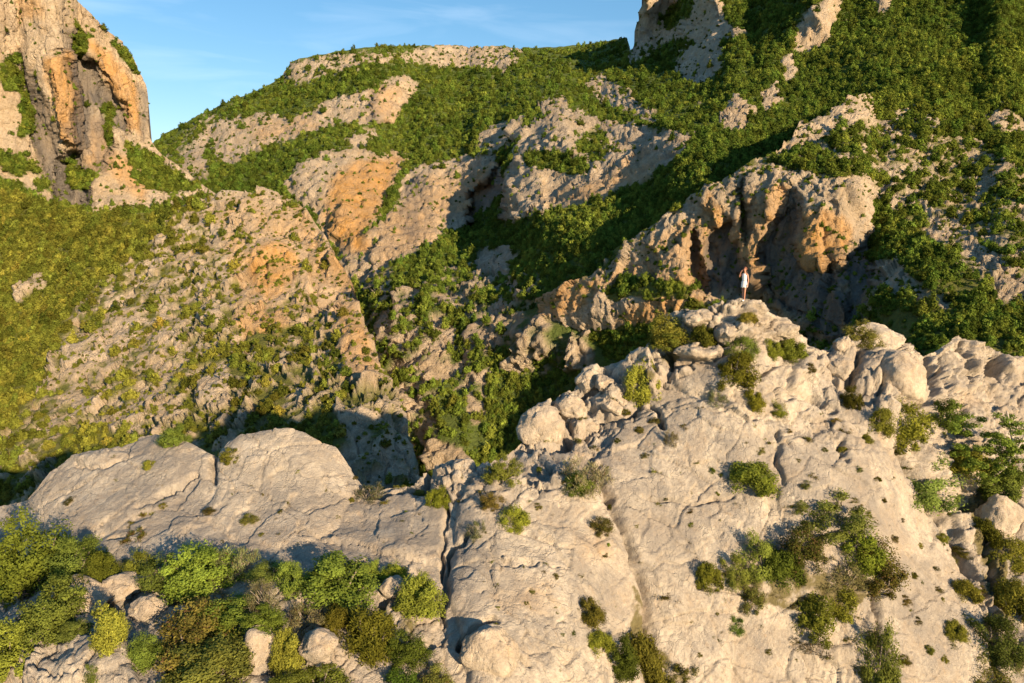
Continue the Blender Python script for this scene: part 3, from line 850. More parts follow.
BLOCKY = [  # how broken the rock is
    (0.9, 14, [(415,490),(425,462),(520,448),(600,470),(560,500),(470,505)]),
    (1.0, 14, [(520,455),(520,400),(580,365),(660,335),(690,370),(640,410),(600,450),(560,460)]),
    (0.9, 14, [(680,345),(680,300),(760,295),(800,330),(840,350),(830,385),(780,350),(740,360)]),
    (1.0, 14, [(840,340),(1110,330),(1110,420),(1040,440),(920,420),(850,400)]),
    (0.9, 16, [(905,440),(1110,430),(1110,700),(1000,700),(985,600),(940,520)]),
    (0.7, 14, [(740,345),(790,370),(850,420),(860,450),(780,440),(720,420)]),
    (0.65, 16, [(-130,560),(100,565),(240,590),(400,560),(440,600),(450,700),(-130,700)]),
    (0.6, 20, [(790,600),(870,570),(880,700),(800,690)]),
]
SOIL = [
    (0.35, 12, [(20,560),(130,560),(240,590),(290,570),(420,580),(440,620),(430,700),(330,640),(230,700),(150,640),(60,590)]),
    (0.25, 8, [(930,440),(945,400),(1000,395),(1110,400),(1110,480),(985,480)]),
    (0.6, 6, [(700,575),(770,560),(830,570),(900,580),(830,620),(760,605)]),
    (0.6, 5, [(630,390),(655,380),(660,350),(690,335),(716,345),(690,352),(668,368),(655,402)]),
    (0.5, 6, [(622,590),(640,610),(660,650),(690,690),(640,690),(625,640)]),
    (0.6, 6, [(985,480),(1000,540),(1020,620),(1024,690),(1000,660),(975,560),(960,510)]),
]


def crest_noise(P, rocky, N, size):
    global CREST_FIELDS
    ax, ay = bearing(P)
    qx = ax + fbm(P, 1.6, 3, 201) * 7; qy = ay + fbm(P, 1.6, 3, 202) * 7
    blocky = paint(qx, qy, 0.18, BLOCKY)
    d = np.zeros(len(P))
    for val, w, pts in BULGE:
        idx = in_box(qx, qy, pts, 2)
        s = -poly_sd(qx[idx], qy[idx], pts)
        t = np.clip(s / w, 0, 1)
        d[idx] = np.maximum(d[idx], np.where(s > 0, val * np.sqrt(1 - (1 - t) ** 2), 0))
    jx = ax + fbm(P, 0.9, 4, 203) * 7; jy = ay + fbm(P, 0.9, 4, 204) * 7
    cv = 0.6 + 0.8 * sstep(-0.3, 0.3, fbm(P, 1.1, 2, 205))
    for val, w, pts in CRACKS:
        idx = in_box(jx, jy, pts, w * 4)
        s = seg_dist(jx[idx], jy[idx], pts, False)
        d[idx] -= val * cv[idx] * np.exp(-(s / w) ** 2)
    Q = P + 0.5 * np.stack([fbm(P, 1.8, 3, 211), fbm(P, 1.8, 3, 212), fbm(P, 1.8, 3, 213)], 1)
    d += fbm(P, 5.0, 2, 220) * 0.5 + fbm(P, 1.8, 2, 221) * 0.07
    d += blocky * facets(Q, 1.5, 230, (1, 1, 0.8), 0.9, 0.4, 0.07) * 0.50
    d += sstep(0.3, 1, blocky) * facets(Q, 0.6, 231, (1, 1, 0.8), 0.9, 0.5, 0.10) * 0.20
    d += facets(Q, 3.0, 232, (1.3, 1.3, 0.8), 0.35, 0.9, 0.028) * 0.11
    d += facets(P + 0.2 * np.stack([fbm(P, 0.6, 3, 214)] * 3, 1), 0.32, 233, (1, 1, 0.8), 0.9, 0.4, 0.1) * (0.006 + 0.06 * blocky)
    # weathering edges, dimples and pits of the smooth slabs
    e = fbm(Q, 3.6, 4, 240, ridged=True, gain=0.5)
    d += sstep(0.72, 0.9, e) * -0.03
    d += fbm(P, 0.5, 5, 242, gain=0.62) * (0.014 + 0.06 * blocky)
    pit = fbm(P, 0.4, 3, 243) + 0.5 * fbm(P, 4.0, 2, 244)
    d -= sstep(0.42, 0.62, pit) * 0.10
    d -= sstep(0.45, 0.6, fbm(P, 0.2, 2, 245) + 0.25 * fbm(P, 2.5, 2, 246)) * 0.05
    CREST_FIELDS = dict(blocky=blocky)
    return d


crest = land("limestone_crest", -320, 1300, 1.3, CREST_TOP, 740, CREST_CTRL, 1.0, [(1 - v, w, p) for v, w, p in SOIL], [
    (0.35, 20, [(490,600),(540,590),(545,610),(500,620)]), (0.3, 16, [(570,545),(600,540),(605,560),(575,570)]), (0.3, 16, [(690,345),(725,372),(700,378),(675,365)]), (0.3, 10, [(935,405),(960,395),(980,405),(960,415)])],
    [(0.45, 16, [(455,520),(500,540),(520,600),(470,620),(450,580)]), (0.5, 16, [(610,500),(660,480),(700,520),(690,580),(650,590)]), (0.45, 16, [(790,440),(850,450),(890,520),(850,560),(800,520)]), (0.5, 14, [(240,470),(320,460),(340,500),(260,520)]), (0.5, 14, [(720,445),(760,440),(770,480),(730,500)]), (0.45, 12, [(880,560),(930,560),(950,640),(900,640)]), (0.4, 14, [(560,560),(600,570),(620,660),(570,650)]), (0.4, 12, [(690,360),(720,365),(712,385),(690,380)]), (0.5, 10, [(120,480),(190,470),(180,500),(120,520)]), (0.6, 8, [(395,515),(435,505),(438,545),(400,545)])],
    [], crest_noise, ROCK_NEAR, hp=0.0, warp=6.0, backs=((0.5, -0.3), (1.6, -1.8), (4, -6), (9, -16), (18, -34)))
tag(crest['obj'], 'near crest of bare pale limestone slabs the person stands on', 'rock', kind='structure')

_order = np.lexsort((crest['px'],))
_sx = crest['px'][_order]


def on_land(L, px, py, deep=False):
    """the point and outward normal of a stretch of land at a bearing."""
    d = (L['px'] - px) ** 2 + (L['py'] - py) ** 2
    k = np.argpartition(d, 12)[:12]
    k = k[d[k] < 9 + d[k].min()]
    i = k[np.argmin(L['P'][k][:, 1])]
    return L['P'][i], L['N'][i]
# ------------------------------------------------------------------ foliage
def leaf_cloud(clumps, n_leaf, ll, lw, up=0.35, seed=0, out=0.7, dead=0.0, droop=0.0, face=0.0):
    """clumps: list of (centre, radii, tone); every clump is a cluster of separate leaf blades."""
    rg = np.random.default_rng(seed)
    Vs, tint, dd = [], [], []
    mid = np.mean([c for c, r, t in clumps], axis=0) * np.array([1, 1, 0.6])
    for c, r, tone in clumps:
        n = max(6, int(n_leaf * (0.7 + 0.6 * rg.random())))
        d = rg.normal(size=(n, 3)); d /= np.linalg.norm(d, axis=1)[:, None]
        rad = rg.random(n) ** 0.45
        p = np.array(c) + d * np.array(r) * rad[:, None]
        ax = d * out + rg.normal(size=(n, 3)) * 0.55 + np.array([0, 0, up])
        ax /= np.linalg.norm(ax, axis=1)[:, None]
        nr = d + rg.normal(size=(n, 3)) * 0.6 + np.array([0, 0, 0.3])
        if face > 0:
            oc_ = p - mid; oc_ /= np.linalg.norm(oc_, axis=1)[:, None] + 1e-9
            nr = oc_ * 0.8 + d * 0.9 + rg.normal(size=(n, 3)) * (0.9 - 0.5 * face) + np.array([0, 0, 0.25])
            nr /= np.linalg.norm(nr, axis=1)[:, None]
            ax = rg.normal(size=(n, 3)) + np.array([0, 0, up])
            ax -= nr * (ax * nr).sum(1)[:, None] * face
            ax /= np.linalg.norm(ax, axis=1)[:, None]
        sd_ = np.cross(ax, nr); sd_ /= np.linalg.norm(sd_, axis=1)[:, None] + 1e-9
        L = ll * (0.6 + 0.8 * rg.random(n))[:, None]; Wd = lw * (0.6 + 0.8 * rg.random(n))[:, None]
        q = np.stack([p - ax * L * 0.5, p + sd_ * Wd * 0.5 + ax * L * 0.05, p + ax * L * 0.5 - np.array([0, 0, droop]) * L, p - sd_ * Wd * 0.5 + ax * L * 0.05], 1)
        Vs.append(q.reshape(-1, 3))
        tt = np.clip(tone + rg.normal(size=n) * 0.14, 0, 1)
        tint.append(np.repeat(tt, 4))
        dd.append(np.repeat((rg.random(n) < dead).astype(float), 4))
    return np.concatenate(Vs), np.concatenate(tint), np.concatenate(dd)


def foliage_mesh(name, cloud):
    V, t, d = cloud
    me = mesh_from(name, V, np.arange(len(V)).reshape(-1, 4), smooth=False)
    attr(me, 'leaf_tint', t); attr(me, 'dead', d)
    me.materials.append(LEAF)
    return me


def tube_mesh(name, chains, mat, sides=6):
    """chains of (point, radius): tapered branches in one mesh."""
    V, Fc = [], []
    for ch in chains:
        b0 = len(V)
        for i, (p, r) in enumerate(ch):
            p = Vector(p)
            a = Vector(ch[min(i + 1, len(ch) - 1)][0]) - Vector(ch[max(i - 1, 0)][0])
            a.normalize()
            s = a.orthogonal().normalized(); u = a.cross(s)
            for k in range(sides):
                an = 2 * math.pi * k / sides
                V.append(tuple(p + (s * math.cos(an) + u * math.sin(an)) * r))
        for i in range(len(ch) - 1):
            for k in range(sides):
                a0 = b0 + i * sides + k; a1 = b0 + i * sides + (k + 1) % sides
                Fc.append((a0, a1, a1 + sides, a0 + sides))
    me = mesh_from(name, V, Fc)
    me.materials.append(mat)
    return me


def dome_clumps(rg, n, w, h, r, base=0.12, flat=1.0, tone=0.5, cone=0.0, lean=0.0):
    """leaf clumps gathered on a few unequal boughs, so that the outline is uneven."""
    nb = int(rg.integers(5, 8))
    lobes = [((0, 0), 0.42, 1.0)]
    for k in range(nb):
        a = 6.28 * (k + rg.random() * 0.9) / nb; q = rg.uniform(0.18, 0.34)
        lobes.append(((math.cos(a) * q, math.sin(a) * q), rg.uniform(0.13, 0.27), rg.uniform(0.4, 0.95)))
    out = []
    wts = np.array([l[1] ** 2 * l[2] for l in lobes]); wts /= wts.sum()
    for m in range(n):
        (cx, cy), lr, lh = lobes[rg.choice(len(lobes), p=wts)]
        d = rg.normal(size=3); d /= np.linalg.norm(d); d[2] = abs(d[2])
        k = rg.random() ** 0.30
        zt = max(base + 0.1, lh * h - r * 0.6)
        z = base + d[2] * k * (zt - base)
        sc = (1 - cone * (z / h)) * w
        c = (cx * sc + d[0] * k * lr * sc + lean * z, cy * sc + d[1] * k * lr * sc, z)
        rr = r * (0.6 + 0.7 * rg.random())
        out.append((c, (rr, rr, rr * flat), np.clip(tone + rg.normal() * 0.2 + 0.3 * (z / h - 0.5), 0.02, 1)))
    return out


def stems(rg, clumps, n, r0, foot=0.03, rad_end=0.006):
    ch = []
    for c, r, t in [clumps[i] for i in rg.permutation(len(clumps))[:n]]:
        b = np.array([rg.normal() * foot, rg.normal() * foot, -0.12]); e = np.array(c)
        m1 = b + (e - b) * 0.35 + rg.normal(size=3) * 0.05; m2 = b + (e - b) * 0.7 + rg.normal(size=3) * 0.05
        ch.append([(b, r0), (m1, r0 * 0.75), (m2, r0 * 0.5), (e, rad_end)])
    return ch


# every kind of bush of the crest, one metre wide and about one metre tall: (foliage mesh, stem mesh, leaf colour)
KINDS = {}


def kind(code, variants):
    KINDS[code] = variants


GREEN = (0.120, 0.155, 0.026); OLIVE = (0.170, 0.180, 0.026); DARK = (0.105, 0.130, 0.024); LIME = (0.155, 0.182, 0.030)
RUST = (0.145, 0.148, 0.030); GREYGREEN = (0.165, 0.17, 0.070)


def mk(code, n, w, h, r, nl, ll, lw, col, up=0.35, dead=0.0, cone=0.0, stm=10, base=0.12, flat=1.0, nvar=2, out=0.7, droop=0.0, bark=None, face=0.0):
    vs = []
    for k in range(nvar):
        rg = np.random.default_rng(hash_code(code) + k * 101)
        cl = dome_clumps(rg, n, w, h, r, base=base, flat=flat, cone=cone)
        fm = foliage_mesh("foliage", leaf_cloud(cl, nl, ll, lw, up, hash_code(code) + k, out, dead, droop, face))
        sm = tube_mesh("stem", stems(rg, cl, stm, 0.022), bark or BARK)
        vs.append((fm, sm, col))
    kind(code, vs)


def hash_code(s):
    return sum((i + 1) * ord(c) for i, c in enumerate(s)) % 9973


mk('juniper', 70, 1.0, 1.0, 0.12, 150, 0.060, 0.018, OLIVE, up=1.0, cone=0.3, flat=1.5, nvar=3, base=0.04, face=0.5)
mk('bush', 84, 1.0, 1.0, 0.13, 170, 0.034, 0.022, GREEN, up=0.2, nvar=3, base=0.04, face=0.7)
mk('dark', 70, 1.0, 1.0, 0.13, 150, 0.048, 0.016, DARK, up=0.6, nvar=2, base=0.04, flat=1.2, face=0.6)
mk('rusty', 76, 1.0, 1.0, 0.13, 140, 0.034, 0.020, RUST, up=0.2, dead=0.10, nvar=2, base=0.04, face=0.6)
mk('lime', 70, 1.0, 1.0, 0.12, 150, 0.040, 0.020, LIME, up=0.5, nvar=2, base=0.04, face=0.6)
mk('loose', 60, 1.0, 1.0, 0.12, 44, 0.085, 0.010, GREYGREEN, up=1.2, dead=0.08, stm=30, nvar=2, out=0.35, base=0.06)
mk('tuft', 12, 1.0, 0.8, 0.2, 34, 0.30, 0.03, OLIVE, up=1.0, dead=0.3, stm=3, nvar=3, base=0.05)
mk('pine', 46, 1.0, 1.0, 0.13, 170, 0.055, 0.014, DARK, up=0.5, nvar=1, stm=30, base=0.25, flat=0.9, face=0.5)


def shrub(name, label, code, px, py, w, h, cat='shrub', group=None, var=None, tone=1.0, spin=None, lean=0.0):
    P, N = on_land(crest, px, py)
    D = float(np.linalg.norm(P))
    sc = D / F
    fm, sm, col = KINDS[code][(var if var is not None else random.randrange(99)) % len(KINDS[code])]
    o = bpy.data.objects.new(name, None); o.empty_display_size = 0.3
    C.objects.link(o)
    Nn = np.array(N)
    p = P - Nn * 0.05 + np.array([0, 0, -0.03])
    wm, hm = w * sc, h * sc
    if px < 450 and py > 560: wm *= 0.84; hm *= 0.80; tone *= 1.15
    o.location = p + np.array([0, wm * 0.22, 0])
    o.scale = (wm * 1.22, wm * random.uniform(0.95, 1.25), hm * random.uniform(0.84, 0.96))
    o.rotation_euler = (lean + random.uniform(-0.12, 0.12), random.uniform(-0.15, 0.15), spin if spin is not None else random.uniform(0, 6.28))
    tag(o, label, cat, group)
    f = link("foliage", fm, parent=o)
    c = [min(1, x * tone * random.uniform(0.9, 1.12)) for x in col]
    f.color = (*c, 1)
    link("stem", sm, parent=o)
    return o


SHRUBS = [  # kind of thing, label, kind of foliage, where its foot stands, width, height, tone
    ('sapling', 'tall bright green sapling at the left edge below the dark gorge', 'bush', 18, 596, 66, 104, 1.15),
    ('shrub', 'green bush at the foot of the tall sapling on the left edge', 'bush', 42, 632, 58, 66, 1.0),
    ('shrub', 'dark green bush just right of the tall left sapling under the pale slab', 'dark', 74, 578, 56, 54, 1.3),
    ('shrub', 'olive brown bush right of the dark bush under the left pale slab', 'juniper', 101, 582, 34, 40, 0.85),
    ('juniper', 'small upright green juniper standing alone against the foot of the left slab', 'juniper', 137, 578, 32, 38, 0.95),
    ('shrub', 'big leafy green bush with a pointed top under the left slab', 'bush', 196, 592, 74, 72, 0.98),
    ('shrub', 'pale twiggy broom rising behind the big pointed bush', 'loose', 232, 578, 48, 52, 0.9),
    ('shrub', 'low dark cushion shrub against the foot of the rounded slab', 'dark', 268, 580, 44, 22, 1.1),
    ('juniper', 'egg shaped bright juniper on the pale rock shelf at lower left', 'juniper', 106, 646, 46, 54, 1.12),
    ('shrub', 'yellow green bush cut by the lower left corner edge', 'lime', 4, 676, 54, 74, 0.9),
    ('shrub', 'widest bush of the lower left with rusty tips on top', 'rusty', 186, 658, 96, 60, 0.95),
    ('shrub', 'deep green bush growing under the rusty tipped wide bush', 'bush', 206, 690, 92, 56, 0.85),
    ('shrub', 'flat spreading green shrub between the rusty bush and the loose pale one', 'bush', 232, 626, 70, 46, 0.9),
    ('shrub', 'broad dense green bush at the foot of the rounded slab', 'bush', 336, 606, 88, 66, 0.95),
    ('shrub', 'small round yellow green bush at the right shoulder of the broad dense bush', 'lime', 372, 578, 28, 28, 0.9),
    ('juniper', 'dense dark juniper beside the long vertical crack of the buttress', 'juniper', 420, 614, 58, 56, 0.85),
    ('juniper', 'tall olive juniper in the middle of the lower left thicket', 'juniper', 370, 660, 60, 74, 0.95),
    ('shrub', 'dark green bush leaning on the right side of the tall olive juniper', 'bush', 404, 664, 44, 46, 0.85),
    ('juniper', 'narrow bright juniper growing in front of the jagged grey rock', 'juniper', 288, 674, 36, 56, 1.05),
    ('shrub', 'low yellow green clump at the bottom edge below the tall olive juniper', 'lime', 318, 700, 56, 40, 0.85),
    ('shrub', 'orange tinged bush at the bottom edge left of the square block', 'rusty', 438, 700, 36, 46, 1.1),
    ('shrub', 'green bush at the bottom edge between the olive juniper and orange bush', 'bush', 398, 702, 50, 44, 0.9),
    ('shrub', 'pale loose shrub between broad dense bush and tall olive juniper', 'loose', 304, 628, 50, 36, 0.95),
    ('shrub', 'grey green loose shrub on the gravel left of the narrow juniper', 'loose', 262, 614, 44, 46, 0.9),
    ('shrub', 'tiny dark shrub in the shade of the lower left rock shelf', 'dark', 92, 678, 20, 24, 1.2),
    ('shrub', 'low green shrub between the sapling and the egg shaped juniper', 'bush', 66, 606, 40, 38, 0.9),
    ('shrub', 'small green shrub at the left side of the egg shaped juniper', 'bush', 70, 636, 30, 22, 0.95),
    ('shrub', 'low dark green bush under the middle of the two left slabs', 'dark', 160, 584, 40, 40, 1.1),
    ('shrub', 'green bush filling the space right of the low dark cushion', 'bush', 292, 592, 40, 44, 0.9),
    ('shrub', 'olive shrub between the small round yellow bush and the crack juniper', 'juniper', 394, 584, 34, 30, 0.85),
    ('shrub', 'green bush left of the wide rusty tipped bush', 'bush', 140, 664, 34, 46, 0.9),
    ('shrub', 'low green bush in front of the grey green loose shrub', 'bush', 262, 632, 44, 34, 0.85),
    ('shrub', 'dull juniper behind the narrow bright juniper', 'juniper', 332, 634, 38, 44, 0.8),
    ('shrub', 'bushy green shrub cut by the bottom edge under the narrow juniper', 'bush', 286, 704, 46, 40, 0.9),
    ('shrub', 'round yellow green bush on the top edge of the left slab', 'lime', 172, 444, 32, 22, 0.95),
    ('shrub', 'yellow green shrub in the cleft between the two left slabs', 'lime', 227, 462, 22, 22, 0.95),
    ('shrub', 'grassy grey shrub in the notch right of the rounded slab', 'loose', 369, 498, 28, 20, 0.9),
    ('shrub', 'olive shrub on the shelf above the long vertical crack', 'juniper', 437, 505, 28, 24, 0.85),
    ('shrub', 'yellow green bush on the top edge of the middle buttress', 'lime', 503, 483, 32, 36, 0.9),
    ('shrub', 'small brownish shrub under the yellow green bush of the buttress', 'rusty', 491, 506, 24, 18, 0.9),
    ('shrub', 'bright round bush on the upper face of the middle buttress', 'juniper', 517, 530, 32, 28, 1.15),
    ('shrub', 'feathery grey green broom at the gap right of the buttress top', 'loose', 588, 492, 50, 50, 1.0),
    ('shrub', 'bright green foot of the feathery broom at the buttress top', 'bush', 578, 492, 30, 26, 1.1),
    ('shrub', 'thin twiggy shrub on the left upper face of the buttress', 'loose', 474, 536, 20, 26, 0.75),
    ('shrub', 'small dull shrub on the right rim of the buttress', 'rusty', 604, 532, 26, 20, 0.9),
    ('shrub', 'olive shrub highest in the groove between buttress and big face', 'juniper', 592, 624, 32, 30, 0.85),
    ('shrub', 'small olive shrub lower left in the groove beside the buttress', 'juniper', 600, 652, 32, 28, 0.85),
    ('shrub', 'green shrub in the middle of the groove beside the buttress', 'bush', 622, 676, 32, 46, 0.85),
    ('shrub', 'tall dense green bush at the bottom of the groove', 'juniper', 650, 690, 40, 66, 0.8),
    ('shrub', 'yellowish bush at the bottom edge right of the groove', 'lime', 684, 698, 32, 38, 0.75),
    ('juniper', 'tall yellow green juniper on the broken left shoulder of the crest', 'juniper', 641, 402, 44, 54, 1.0),
    ('juniper', 'wide dense juniper on the crest above the rimmed slab', 'juniper', 668, 344, 44, 38, 1.05),
    ('juniper', 'loose yellow green shrub spreading in front of the wide crest juniper', 'lime', 672, 352, 40, 26, 0.8),
    ('juniper', 'ball shaped bright juniper just left of the rimmed slab top', 'juniper', 704, 346, 30, 30, 1.1),
    ('juniper', 'dark pointed juniper in the middle of the crest below the person', 'dark', 739, 356, 28, 34, 1.2),
    ('juniper', 'wide olive juniper below the dark pointed juniper', 'juniper', 742, 388, 44, 44, 0.9),
    ('shrub', 'small round shrub at the feet of the standing person', 'juniper', 748, 324, 20, 14, 0.95),
    ('shrub', 'small olive shrub right of the dark pointed juniper', 'juniper', 775, 355, 22, 22, 0.9),
    ('shrub', 'low spreading olive shrub on the right shoulder below the person', 'juniper', 795, 358, 34, 26, 0.95),
    ('shrub', 'dull olive shrub at the lower end of the crest juniper row', 'juniper', 757, 409, 26, 26, 0.8),
    ('shrub', 'thin dark shrub right of the lowest crest juniper', 'dark', 778, 414, 16, 22, 1.1),
    ('shrub', 'sparse grey shrub on the face below the rimmed slab', 'loose', 720, 404, 22, 22, 0.85),
    ('shrub', 'narrow sparse shrub on the upper left of the big face', 'loose', 672, 444, 14, 24, 0.75),
    ('shrub', 'small brown tufted shrub on the slab right of the crest junipers', 'rusty', 814, 370, 12, 12, 0.8),
    ('shrub', 'yellow green bush on top of the right crest boulder', 'lime', 862, 347, 34, 30, 0.9),
    ('shrub', 'grassy strip shrub below the left edge of the crest boulders', 'lime', 856, 408, 20, 32, 0.7),
    ('shrub', 'dull shrub at the foot of the big round boulder', 'juniper', 886, 434, 28, 30, 0.8),
    ('shrub', 'olive bush just under the big round boulder', 'juniper', 914, 442, 44, 42, 0.9),
    ('shrub', 'loose olive shrub in the middle of the big face', 'juniper', 757, 490, 48, 36, 0.8),
    ('shrub', 'deep green bush on the right rim of the big face', 'dark', 932, 508, 56, 54, 1.35),
    ('juniper', 'leftmost upright juniper of the thicket on the big face', 'juniper', 710, 590, 28, 38, 0.85),
    ('juniper', 'second juniper in the thicket row from its left end', 'dark', 733, 586, 30, 40, 1.2),
    ('juniper', 'tall dark green juniper in the middle of the thicket row', 'dark', 758, 580, 34, 54, 1.25),
    ('juniper', 'round juniper between the thicket row and the big shaded tree', 'juniper', 786, 588, 40, 44, 0.85),
    ('shrub', 'small brownish juniper hanging below the thicket row', 'rusty', 755, 612, 28, 38, 0.9),
    ('shrub', 'dry brown bush left of the big dark tree of the thicket', 'rusty', 808, 566, 40, 48, 0.85),
    ('juniper', 'big dark juniper at the top of the thicket on the big face', 'pine', 848, 548, 58, 52, 1.3),
    ('juniper', 'rust coloured right half of the big juniper thicket', 'rusty', 880, 592, 48, 56, 0.95),
    ('juniper', 'olive juniper between the dark and the rusty thicket crowns', 'juniper', 864, 570, 40, 44, 0.75),
    ('shrub', 'twiggy half bare bush under the big dark juniper', 'loose', 846, 586, 44, 34, 0.7),
    ('shrub', 'low scrub on the ledge below the thicket', 'juniper', 816, 628, 52, 34, 0.75),
    ('shrub', 'low dull scrub at the right end of the ledge below the thicket', 'juniper', 842, 616, 38, 40, 0.75),
    ('shrub', 'small dark shrub alone on the lower part of the big face', 'dark', 737, 634, 24, 18, 1.2),
    ('shrub', 'grey twiggy shrub low on the face under the ledge scrub', 'loose', 812, 652, 44, 26, 0.65),
    ('shrub', 'long deep green bush in the crack at the bottom right of the face', 'dark', 884, 692, 34, 78, 1.3),
    ('shrub', 'small dull bush on the lower right rim of the face', 'juniper', 958, 637, 22, 18, 0.75),
    ('shrub', 'olive bush at the foot of the pale trunked tree', 'juniper', 966, 478, 40, 34, 0.75),
    ('shrub', 'yellow green bush under the pale trunked tree at the right edge', 'lime', 1006, 500, 44, 34, 0.7),
    ('shrub', 'small shrub between the blocks below the deep green rim bush', 'juniper', 990, 545, 30, 26, 0.8),
    ('shrub', 'dark bush in the shady corner at the lower right edge', 'dark', 1004, 668, 44, 44, 1.1),
    ('shrub', 'olive bush at the right edge above the shady corner', 'juniper', 1020, 620, 34, 40, 0.75),
    ('shrub', 'low olive bush at the right edge beside the lower blocks', 'juniper', 1016, 570, 30, 34, 0.75),
    ('shrub', 'small bush in the crack right of the rim blocks', 'juniper', 972, 600, 26, 22, 0.8),
    ('shrub', 'dull bush at the bottom edge of the right corner', 'rusty', 990, 694, 36, 30, 0.85),
    ('shrub', 'dark green bush at the left foot of the right crest rocks', 'bush', 952, 430, 34, 36, 0.8),
]
for nm, lab, code, px, py, w, h, tone in SHRUBS:
    shrub(nm, lab, code, px, py, w, h, nm, None, None, tone)

# tufts and cushions in the pits and cracks of the slabs
TUFTS = [(145,468,18),(67,502,12),(143,512,14),(150,510,12),(127,524,10),(133,537,20),(126,540,14),(205,513,14),(250,522,18),(162,505,10),(160,482,8),(112,456,8),
    (386,502,12),(401,520,8),(418,493,14),(395,480,8),(352,500,10),(300,470,7),(276,516,7),(338,516,9),(540,506,12),(551,511,8),(524,566,7),(545,572,8),(583,575,9),(534,590,9),(556,575,10),(560,620,10),(575,633,9),(610,545,8),(606,555,10),
    (610,505,8),(640,500,9),(655,470,12),(680,470,9),(700,462,8),(712,470,12),(718,492,8),(645,455,10),(665,500,7),(690,510,10),(735,505,12),(660,505,10),(690,525,9),(720,520,8),(700,405,8),(745,440,8),(685,425,10),(640,430,12),(618,440,10),(596,448,12),
    (808,440,12),(790,432,10),(826,450,9),(815,475,12),(800,460,8),(842,452,12),(860,470,10),(880,480,10),(832,490,9),(856,500,10),(885,500,9),(806,486,14),(870,515,10),(895,540,12),(905,520,8),(920,545,9),(800,510,22),(790,503,12),
    (680,600,14),(665,597,16),(690,620,8),(720,640,8),(770,652,10),(700,655,8),(760,625,8),(800,640,10),(830,655,14),(850,640,12),(905,600,14),(920,620,10),(930,650,12),(905,660,14),(945,660,10),(915,575,10),(940,590,9),(958,560,10),
    (848,430,12),(838,420,10),(868,440,16),(820,412,8),(770,440,10),(762,452,12),(755,425,10),(722,430,8),(900,455,12),(910,470,14),(928,500,10),(945,540,14),(962,555,16),(980,590,12),
    (480,492,8),(462,500,9),(455,478,12),(530,500,9),(562,480,10),(540,468,9),(575,440,12),(555,436,14),(548,438,10),(612,400,9),(625,412,12),(655,420,12),(583,420,9)]
_rt = np.random.default_rng(55)
for _k in range(110):
    _q = _rt.choice(4)
    _x, _y = [(_rt.uniform(600, 760), _rt.uniform(420, 640)), (_rt.uniform(780, 960), _rt.uniform(430, 660)), (_rt.uniform(470, 620), _rt.uniform(500, 670)), (_rt.uniform(80, 420), _rt.uniform(470, 550))][_q]
    TUFTS.append((_x, _y, _rt.uniform(4, 8)))
for k, (px, py, w) in enumerate(TUFTS):
    shrub('grass_tuft', 'small tuft of dry grass rooted in a pit of the bare limestone', random.choice(['tuft', 'tuft', 'rusty', 'juniper']), px, py, w * 0.9, w * 0.6, 'tuft', 'tufts rooted in the bare limestone', None, random.uniform(0.6, 0.95))
# the pale trunked tree at the right edge
def pale_tree():
    P, N = on_land(crest, 990, 486)
    o = bpy.data.objects.new('broadleaf_tree', None); C.objects.link(o)
    o.location = P + np.array([0, 0.3, -0.2])
    tag(o, 'broadleaf tree with a bent pale trunk at the right edge below the crest', 'tree')
    rg = np.random.default_rng(77)
    s = float(np.linalg.norm(P)) / F
    # lean of the trunk follows the slope outwards
    trunk = [[((0.0, 0, -0.3), 0.13), ((0.15, -0.1, 0.7), 0.11), ((0.62, -0.45, 1.5), 0.095), ((0.78, -0.6, 2.2), 0.085), ((0.50, -0.7, 2.9), 0.07), ((0.62, -0.2, 3.6), 0.055), ((0.45, -0.1, 4.3), 0.035)],
             [((0.78, -0.6, 2.2), 0.06), ((1.25, -0.4, 2.8), 0.045), ((1.5, -0.3, 3.6), 0.03)],
             [((0.55, -0.3, 2.7), 0.05), ((-0.2, -0.5, 3.2), 0.035), ((-1.0, -0.4, 3.5), 0.02)],
             [((0.2, -0.1, 0.9), 0.05), ((-0.6, -0.3, 1.5), 0.035), ((-1.4, -0.2, 1.9), 0.02)],
             [((0.6, -0.2, 3.5), 0.03), ((0.1, 0.2, 4.1), 0.02), ((-0.4, 0.2, 4.5), 0.012)]]
    tm = tube_mesh("trunk", trunk, BARK_PALE, 8)
    link("trunk", tm, parent=o)
    cl = []
    for k in range(130):
        a = rg.random() * 6.28; rr = rg.random() ** 0.5
        x = -0.5 + math.cos(a) * rr * 2.2; y = -0.7 + math.sin(a) * rr * 1.1
        z = 1.4 + rg.random() * 2.9 - rr * 0.3
        if abs(x - 0.65) < 0.30 and y < -0.2 and z < 3.4: continue
        if math.sin(x * 3.1 + z * 2.3) > 0.8: continue
        cl.append(((x, y, z), (0.3, 0.3, 0.17), np.clip(0.45 + rg.normal() * 0.2 + (z - 2.5) * 0.1, 0, 1)))
    for k in range(40):
        x = -1.6 + rg.random() * 3.6; cl.append(((x, -0.3 + rg.random() * 0.5, 0.3 + rg.random() * 1.2), (0.32, 0.3, 0.2), 0.25 + 0.2 * rg.random()))
    f = link("crown", foliage_mesh("crown", leaf_cloud(cl, 170, 0.105, 0.062, 0.0, 78, 0.5, 0.02, 0.0, 0.6)), parent=o)
    f.color = (0.12, 0.165, 0.026, 1)


pale_tree()


# ------------------------------------------------------------------ loose boulders and blocks
def ico(sub):
    import bmesh
    bm = bmesh.new(); bmesh.ops.create_icosphere(bm, subdivisions=sub, radius=1.0)
    V = np.array([v.co[:] for v in bm.verts]); Fc = np.array([[v.index for v in f.verts] for f in bm.faces]); bm.free()
    return V, Fc


ICO5 = ico(5)


